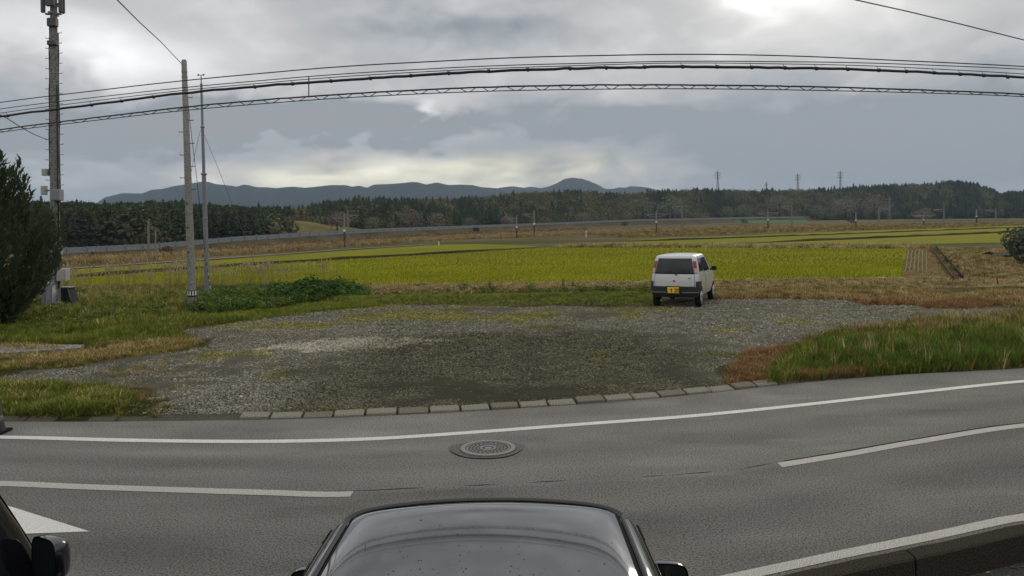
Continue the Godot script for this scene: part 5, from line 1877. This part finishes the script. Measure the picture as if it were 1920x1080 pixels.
	sow(g, [[200, 700], [330, 665], [420, 650], [400, 690], [330, 760], [280, 770]], 900, 0.03, 0.08, 1.4, [OV, Y1, D2], 0.2)
	sow(g, [[1000, 700], [1250, 650], [1350, 680], [1300, 735], [1100, 750]], 500, 0.03, 0.06, 1.4, [OV, Y1], 0.3)
	tag(many("grass", t1, M.leaf, g), "sparse low weeds growing through the gravel", "grass")

	# leafy weeds at the mast
	g = PackedFloat32Array()
	var gw := PackedFloat32Array()
	sow(g, [[355, 588], [352, 556], [400, 545], [560, 538], [640, 540], [690, 549], [690, 556], [600, 566], [480, 584], [400, 590]], 2300, 0.14, 0.40, 1.2, [G3, G1, Color(0.10, 0.14, 0.05), Color(0.06, 0.10, 0.03)])
	sow(gw, [[355, 588], [352, 556], [400, 545], [560, 538], [640, 540], [690, 549], [690, 556], [600, 566], [480, 584], [400, 590]], 3200, 0.25, 0.5, 0.6, [G1, G2, G3, OV])
	sow(g, [[500, 568], [560, 545], [620, 542], [680, 550], [600, 566]], 420, 0.4, 0.66, 1.1, [G3, Color(0.04, 0.075, 0.02)])
	sow(g, [[120, 620], [330, 600], [350, 560], [130, 560], [-100, 560], [-100, 640]], 700, 0.12, 0.3, 1.3, [G3, G1, OV], 0.15)
	sow(g, [[780, 549], [840, 545], [1000, 544], [1220, 541], [1220, 549], [1000, 552]], 260, 0.15, 0.32, 1.2, [G3, OV], 0.25)
	tag(many("grass", t1, M.leaf, gw), "long grass growing among the leafy weeds at the slim mast", "grass")
	tag(many("weeds", weed, M.leaf, g), "dense low leafy green weeds round the foot of the slim mast", "weeds")

	# plume grass: stems with pale seed heads
	var s := st0()
	for k in 5:
		var a := TAU * k / 5.0
		var e := Vector3(cos(a) * 0.22, 1.0 + 0.1 * sin(k * 3.0), sin(a) * 0.22)
		var mid := e * 0.6
		var sd := Vector3(sin(a), 0, -cos(a)) * 0.006
		quad(s, -sd, sd, mid + sd, mid - sd)
		quad(s, mid - sd, mid + sd, e + sd, e - sd)
	s.generate_normals()
	var stems := s.commit()
	s = st0()
	for k in 5:
		var a := TAU * k / 5.0
		var e := Vector3(cos(a) * 0.22, 1.0 + 0.1 * sin(k * 3.0), sin(a) * 0.22)
		for j in 12:
			var p := e + Vector3(rng.randfn() * 0.02, rng.randf_range(-0.12, 0.05), rng.randfn() * 0.02)
			var q := Vector3(rng.randfn(), rng.randfn() - 0.5, rng.randfn()).normalized() * 0.05
			var r := q.cross(Vector3(rng.randfn(), rng.randfn(), rng.randfn())).normalized() * 0.016
			quad(s, p - r, p + q * 0.5 - r * 1.2, p + q, p + r)
	s.generate_normals()
	var heads := s.commit()
	g = PackedFloat32Array()
	sow(g, [[60, 540], [130, 535], [350, 532], [500, 530], [640, 532], [640, 540], [400, 546], [130, 552]], 200, 0.75, 1.35, 0.7, [Color(0.28, 0.22, 0.1)])
	sow(g, [[1760, 640], [1960, 590], [2200, 575], [2200, 620], [1960, 630]], 150, 0.3, 0.5, 0.7, [Color(0.2, 0.12, 0.06)])
	sow(g, [[60, 498], [130, 496], [440, 480], [640, 463], [820, 451], [1000, 443], [1200, 434], [1200, 440], [1000, 449], [820, 457], [640, 468], [440, 484], [130, 504]], 1300, 0.5, 0.95, 0.8, [Color(0.3, 0.23, 0.1), Color(0.24, 0.16, 0.08)])
	var plume := g.duplicate()
	for i in plume.size() / 16:
		var w := rng.randf_range(0.75, 1.2)
		plume[i * 16 + 12] = 0.40 * w; plume[i * 16 + 13] = 0.32 * w; plume[i * 16 + 14] = 0.21 * w
	tag(many("plume_grass", stems, M.straw, g), "dry stems of plume grass at the field edges", "grass")
	tag(many("plume_heads", heads, M.straw, plume), "pale fluffy seed heads of plume grass at the field edges", "grass")

	# reed band and rough grass out on the plain
	var reed := tuft(16, 0.5, 0.4, 0.03)
	g = PackedFloat32Array()
	sow(g, [[40, 504], [130, 498], [440, 478], [640, 463], [820, 452], [1000, 444], [1200, 436], [1350, 431], [1700, 424], [1700, 420], [1350, 426], [1000, 437], [820, 446], [640, 456], [440, 470], [130, 488], [40, 492]], 12000, 0.35, 0.75, 1.2, [D1, D2, Color(0.3, 0.2, 0.09), R2, OV])
	sow(g, [[40, 488], [440, 466], [820, 442], [1100, 432], [1100, 427], [820, 436], [440, 458], [40, 478]], 5000, 0.2, 0.5, 1.5, [D2, R2, OV, Color(0.14, 0.09, 0.05)], 0.05)
	sow(g, [[1150, 447], [1400, 438], [1900, 424], [1990, 418], [1700, 419], [1350, 428], [1100, 436]], 6000, 0.25, 0.6, 1.5, [OV, D2, Y1, R2], 0.05)
	sow(g, [[1035, 464], [1440, 466], [1740, 467], [1740, 463], [1440, 462], [1100, 461]], 2600, 0.3, 0.6, 1.0, [D1, D2, OV, D1])
	sow(g, [[1752, 467], [1900, 464], [2100, 464], [2200, 526], [1920, 524], [1800, 523]], 3800, 0.12, 0.3, 1.5, [D2, Color(0.25, 0.18, 0.075), OV, D1])
	sow(g, [[1690, 517], [1701, 467], [1746, 466], [1790, 524]], 1500, 0.05, 0.16, 1.6, [D2, Color(0.30, 0.2, 0.08), OV, R2])
	sow(g, [[1740, 466], [1752, 466], [1800, 526], [1786, 526]], 420, 0.1, 0.28, 1.2, [D2, OV, R2])
	tag(many("reeds", reed, M.straw, g), "tan reed band and rough dry grass across the plain", "reeds")

	# scattered bushes at the foot of the embankment
	var bm := leafball(160, 0.09, 1.2, 0.3)
	var bmat := mat(rgb(0.075, 0.06, 0.035), 0.9)
	for q in [[312, 475, 458, "dark bare bush by the reeds"], [175, 479, 470, "low dark bush at the embankment"], [628, 462, 452, "dark bush beside the twin railway poles"], [1080, 424, 416, "small dark bush below the barrier"], [1172, 424, 413, "dark bush clump below the barrier"], [1395, 419, 409, "dark bush left of the green net"], [1597, 418, 406, "dark rounded bush by a short railway pole"], [1714, 421, 417, "little dark bush at the guard fence"]]:
		var gp := G(q[0], q[1])
		var hh := maxf(0.6, P(q[0], q[2], -gp.z).y - gp.y)
		var label: String = q[3]
		if "left of" in label: label = "dark bush near the end of the green net"
		var bo := base("bush", label, "bush", gp - Vector3(0, 0.1 * hh, 0), rng.randf() * TAU, "bushes across the plain")
		var bi := inst("foliage", bm, bmat, bo)
		bi.scale = Vector3(hh * 1.3, hh, hh * 1.3)
		var bs := st0()
		tube(bs, [Vector3.ZERO, Vector3(0.05, hh * 0.5, 0)], [hh * 0.05, hh * 0.03], 5)
		fin(bs, "stem", M.bark, bo)

	# upright dark shrubs standing alone in the dry strip
	for q in [[918, 541, 524, 0.26, "thin dark weed standing in the dry grass strip"], [1056, 540, 521, 0.2, "pair of upright dark weed stalks in the dry strip"], [1074, 540, 526, 0.22, "short dark weed stalk in the dry strip"]]:
		var gp := G(q[0], q[1])
		var hh := P(q[0], q[2], -gp.z).y - gp.y
		var wo := base("weed_stalk", q[4], "weed", gp, 0.0, "dark weed stalks")
		s = st0()
		for k in 3: tube(s, [Vector3(0.03 * k, 0, 0), Vector3(0.05 * k - 0.05, hh * 0.95, 0.03 * k)], [0.012, 0.005], 4)
		fin(s, "stems", M.bark, wo)
		var lv := inst("leaves", leafball(50, 0.07, q[3] * 2.0, 0.1), M.crown_2, wo)
		lv.scale = Vector3(hh, hh, hh)

	make_juniper()
	make_edge_tree()

func make_juniper() -> void:
	# dark juniper with flame-shaped shoots; canopy wider than its foot
	var d := 22.0
	var foot := P(18, 618, d)
	foot.y = gy(foot.x, d)
	var o := base("juniper_tree", "dark green juniper with flame-shaped shoots beside the antenna pole", "tree", foot)
	var s := st0()
	tube(s, [Vector3(0, -0.1, 0), Vector3(-0.1, 0.7, 0), Vector3(-0.35, 1.8, 0.1), Vector3(-0.5, 3.4, 0)], [0.2, 0.15, 0.1, 0.04], 10)
	tube(s, [Vector3(-0.1, 0.6, 0), Vector3(0.35, 1.5, 0.2), Vector3(0.8, 2.3, 0.1)], [0.1, 0.06, 0.02], 8)
	tube(s, [Vector3(-0.1, 0.8, 0), Vector3(-0.9, 1.6, 0.2), Vector3(-1.6, 2.6, 0.1)], [0.1, 0.06, 0.02], 8)
	fin(s, "trunk", M.bark, o)
	s = st0()
	# envelope by height: centre x, half width
	var env := [[0.15, -0.55, 0.75], [0.6, -0.45, 1.1], [1.2, -0.35, 1.45], [1.9, -0.30, 1.62], [2.5, -0.25, 1.55], [2.9, -0.6, 1.25], [3.4, -0.8, 1.05], [3.9, -0.9, 0.7], [4.4, -1.0, 0.4], [4.8, -1.05, 0.1]]
	for i in 1300:
		var y := rng.randf_range(0.1, 4.0)
		var cx := tab(env, y, 1)
		var hw := tab(env, y, 2)
		var a := rng.randf() * TAU
		var r := hw * sqrt(rng.randf_range(0.05, 1.0))
		var root := Vector3(cx + cos(a) * r, y, sin(a) * r * 0.85)
		var dir := (Vector3(cos(a) * 0.42, 1.0, sin(a) * 0.42) + Vector3(rng.randfn(), 0, rng.randfn()) * 0.14).normalized()
		flame(s, root, dir, rng.randf_range(0.35, 0.7), 22)
	# the tall shoots that stand against the sky
	for q in [[3, 284, 0.95], [-14, 300, 0.9], [38, 296, 0.85], [31, 316, 0.7], [22, 312, 0.7], [46, 330, 0.7], [53, 335, 0.6], [10, 330, 0.7], [-30, 315, 0.8], [60, 425, 0.6], [85, 427, 0.55], [97, 425, 0.5], [72, 437, 0.6], [48, 348, 0.6], [40, 360, 0.6], [102, 440, 0.45]]:
		var tip := P(q[0], q[1], d + rng.randf_range(-0.3, 0.3)) - foot
		var dir := Vector3(rng.randf_range(0.05, 0.22), 1, 0.0).normalized()
		flame(s, tip - dir * q[2], dir, q[2], 46)
	var jm := mat(rgb(0.045, 0.070, 0.028), 0.8)
	jm.backlight_enabled = true
	jm.backlight = Color(0.2, 0.2, 0.2)
	fin(s, "crown", jm, o)

func flame(s: SurfaceTool, root: Vector3, dir: Vector3, L: float, n: int) -> void:
	s.set_smooth_group(-1)
	var u := dir.cross(Vector3(0.3, 0.1, 1)).normalized()
	var w := dir.cross(u)
	for k in n:
		var t := rng.randf()
		var a := rng.randf() * TAU
		var wid := L * 0.17 * sin(pow(t, 0.6) * PI * 0.92 + 0.12)
		var o := (u * cos(a) + w * sin(a))
		var p := root + dir * L * t + o * wid * rng.randf_range(0.2, 1.0)
		var tipdir := (dir + o * 0.45 + Vector3(rng.randfn(), rng.randfn(), rng.randfn()) * 0.25).normalized()
		var q := tipdir * L * rng.randf_range(0.14, 0.26)
		var sd := tipdir.cross(Vector3(rng.randfn(), rng.randfn(), rng.randfn())).normalized() * L * 0.035
		tri(s, p - sd, p + sd, p + q)
		tri(s, p - sd, p + sd, p - q * 0.4)
	tri(s, root + dir * L * 0.8 - u * 0.02, root + dir * L * 0.8 + u * 0.02, root + dir * L * 1.04)

func make_edge_tree() -> void:
	var g := G(1965, 494)
	var o := base("evergreen_tree", "rounded dark evergreen tree beside the fallow field", "tree", g)
	var s := st0()
	tube(s, [Vector3(0, -0.2, 0), Vector3(0.05, 1.0, 0), Vector3(0, 2.2, 0.1)], [0.16, 0.11, 0.05], 8)
	tube(s, [Vector3(0, 0.8, 0), Vector3(-0.7, 1.7, 0.2)], [0.07, 0.03], 6)
	tube(s, [Vector3(0, 0.9, 0), Vector3(0.7, 1.8, -0.2)], [0.07, 0.03], 6)
	fin(s, "trunk", M.bark, o)
	var em := mat(rgb(0.035, 0.055, 0.022), 0.7)
	em.backlight_enabled = true
	em.backlight = Color(0.3, 0.3, 0.3)
	var c := inst("crown", leafball(6500, 0.045, 1.35, 0.2), em, o)
	c.scale = Vector3(3.5, 3.2, 3.5)
	c.position.y = -0.1
	# dark sheet lying at its foot
	var q := G(1885, 481)
	s = st0()
	grid(s, 10, 6, func(u: float, v: float): return Vector3((u - 0.5) * 2.6, 0.28 + 0.12 * sin(u * 9.0 + v * 3.0) * sin(v * PI) - 0.2 * absf(v - 0.5), (v - 0.5) * 2.4))
	tag(fin(s, "tarpaulin", M.tarp), "dark crumpled sheet lying beside the evergreen tree", "sheet").position = q

# ---------------------------------------------------------------- small things on the ground
func make_small() -> void:
	# concrete slab sunk in the dry grass
	var s := st0()
	var c := []
	for p in [[-120, 650], [158, 652], [150, 658], [10, 668], [-120, 670]]:
		var g := G(p[0], p[1])
		c.append(g)
	for k in 3:
		tri(s, c[0] + Vector3(0, 0.07, 0), c[k + 1] + Vector3(0, 0.07, 0), c[k + 2] + Vector3(0, 0.07, 0))
	for k in 5:
		var a: Vector3 = c[k]
		var b: Vector3 = c[(k + 1) % 5]
		quad(s, a + Vector3(0, 0.07, 0), b + Vector3(0, 0.07, 0), b - Vector3(0, 0.05, 0), a - Vector3(0, 0.05, 0))
	tag(fin(s, "concrete_slab", M.concrete2), "flat brownish concrete slab sunk in dry grass near the juniper", "slab")
	# traffic cone standing at the far edge line, half out of the frame
	var cp := flat([[-16, 813]])
	var cone := base("traffic_cone", "black traffic cone with white band beside the road edge line", "cone", Vector3(cp[0].x, 0.004, -cp[0].y))
	s = st0(); tube(s, [Vector3(0, 0.03, 0), Vector3(0, 0.17, 0)], [0.165, 0.14], 20); fin(s, "lower_sleeve", M.black, cone)
	s = st0(); tube(s, [Vector3(0, 0.17, 0), Vector3(0, 0.235, 0)], [0.138, 0.13], 20); fin(s, "white_band", M.concrete2, cone)
	s = st0(); tube(s, [Vector3(0, 0.235, 0), Vector3(0, 0.38, 0), Vector3(0, 0.62, 0)], [0.13, 0.105, 0.04], 20); fin(s, "upper_sleeve", M.black, cone)
	s = st0(); box(s, Vector3(0, 0.016, 0), Vector3(0.36, 0.032, 0.36), Basis.IDENTITY, 0.008); fin(s, "base_plate", M.rubber, cone)
	# heaps of cut brown grass and earth by the back of the lot
	for q in [[1800, 571, 2.4, 0.16, "long low heap of brown cut grass at the back of the lot"], [1850, 568, 1.6, 0.12, "small heap of brown cut grass at the back of the lot"], [1650, 570, 1.5, 0.10, "flat mat of brown cut grass on the gravel edge"], [1790, 577, 2.0, 0.09, "thin mat of dark cut grass lying on the gravel"]]:
		var g := G(q[0], q[1])
		s = st0()
		grid(s, 24, 10, func(u: float, v: float):
			var a: float = (u - 0.5) * 2.0
			var b: float = (v - 0.5) * 2.0
			var k := maxf(0.0, 1.0 - a * a - b * b)
			return Vector3(a * q[2] * 0.5, -0.03 + q[3] * pow(k, 0.6) * (0.8 + 1.3 * n1.get_noise_2d(a * 150.0 + q[0], b * 90.0)), b * 0.5), false)
		var hp := base("grass_heap", q[4], "heap", g)
		fin(s, "mound", grainy(rgb(0.17, 0.095, 0.045), 1.0, noise_tex(0.25, 0.3, 1.0, int(q[0])), 1.4), hp)
		var bf := PackedFloat32Array()
		for k in 160:
			var a := rng.randf() * TAU
			var r := sqrt(rng.randf())
			var hh := rng.randf_range(0.06, 0.16)
			put(bf, Vector3(cos(a) * r * q[2] * 0.5, q[3] * 0.5 * (1 - r * r), sin(a) * r * 0.5), rng.randf() * TAU, Vector3(hh * 1.6, hh, hh * 1.6), pick([Color(0.24, 0.13, 0.06), Color(0.3, 0.18, 0.08)]), rng.randf_range(-0.9, 0.9), rng.randf_range(-0.9, 0.9))
		many("loose_grass", tuft(10, 0.3, 0.8, 0.03), M.straw, bf, hp)
	# dark marker by the field and a leaning stake
	for q in [[1871, 535, 521, "thin dark stake leaning in the dry grass by the fallow field"], [1739, 466, 457, "short dark stake at the head of the ditch"]]:
		var g := G(q[0], q[1])
		var hh := P(q[0], q[2], -g.z).y - g.y
		var st := base("stake", q[3], "stake", g)
		s = st0(); tube(s, [Vector3(0.06, -0.1, 0), Vector3(-0.05, hh, 0)], [0.03, 0.022], 6); fin(s, "shaft", M.brownwood, st)
		s = st0(); tube(s, [Vector3(-0.05, hh, 0), Vector3(-0.053, hh + 0.03, 0)], [0.027, 0.02], 6); fin(s, "cap", M.black, st)
	# dead leaves and litter on the forecourt by the kerb
	var bf2 := PackedFloat32Array()
	s = st0()
	quad(s, Vector3(-1, 0, 0), Vector3(0, 0.25, 0.5), Vector3(1, 0.05, 0), Vector3(0, 0.3, -0.5))
	s.generate_normals()
	var leafm := s.commit()
	for k in 350:
		var x := rng.randf_range(1.4, 7.0)
		var d := cv(NL, x) - 0.34 - pow(rng.randf(), 2.0) * 1.4
		var sz := rng.randf_range(0.012, 0.032)
		put(bf2, Vector3(x, -0.215, -d), rng.randf() * TAU, Vector3(sz, sz, sz), pick([Color(0.2, 0.12, 0.06), Color(0.25, 0.18, 0.09), Color(0.12, 0.08, 0.04)]), rng.randf_range(-0.3, 0.3))
	tag(many("dead_leaves", leafm, M.straw, bf2), "brown dead leaves lying below the mossy kerb", "leaves")
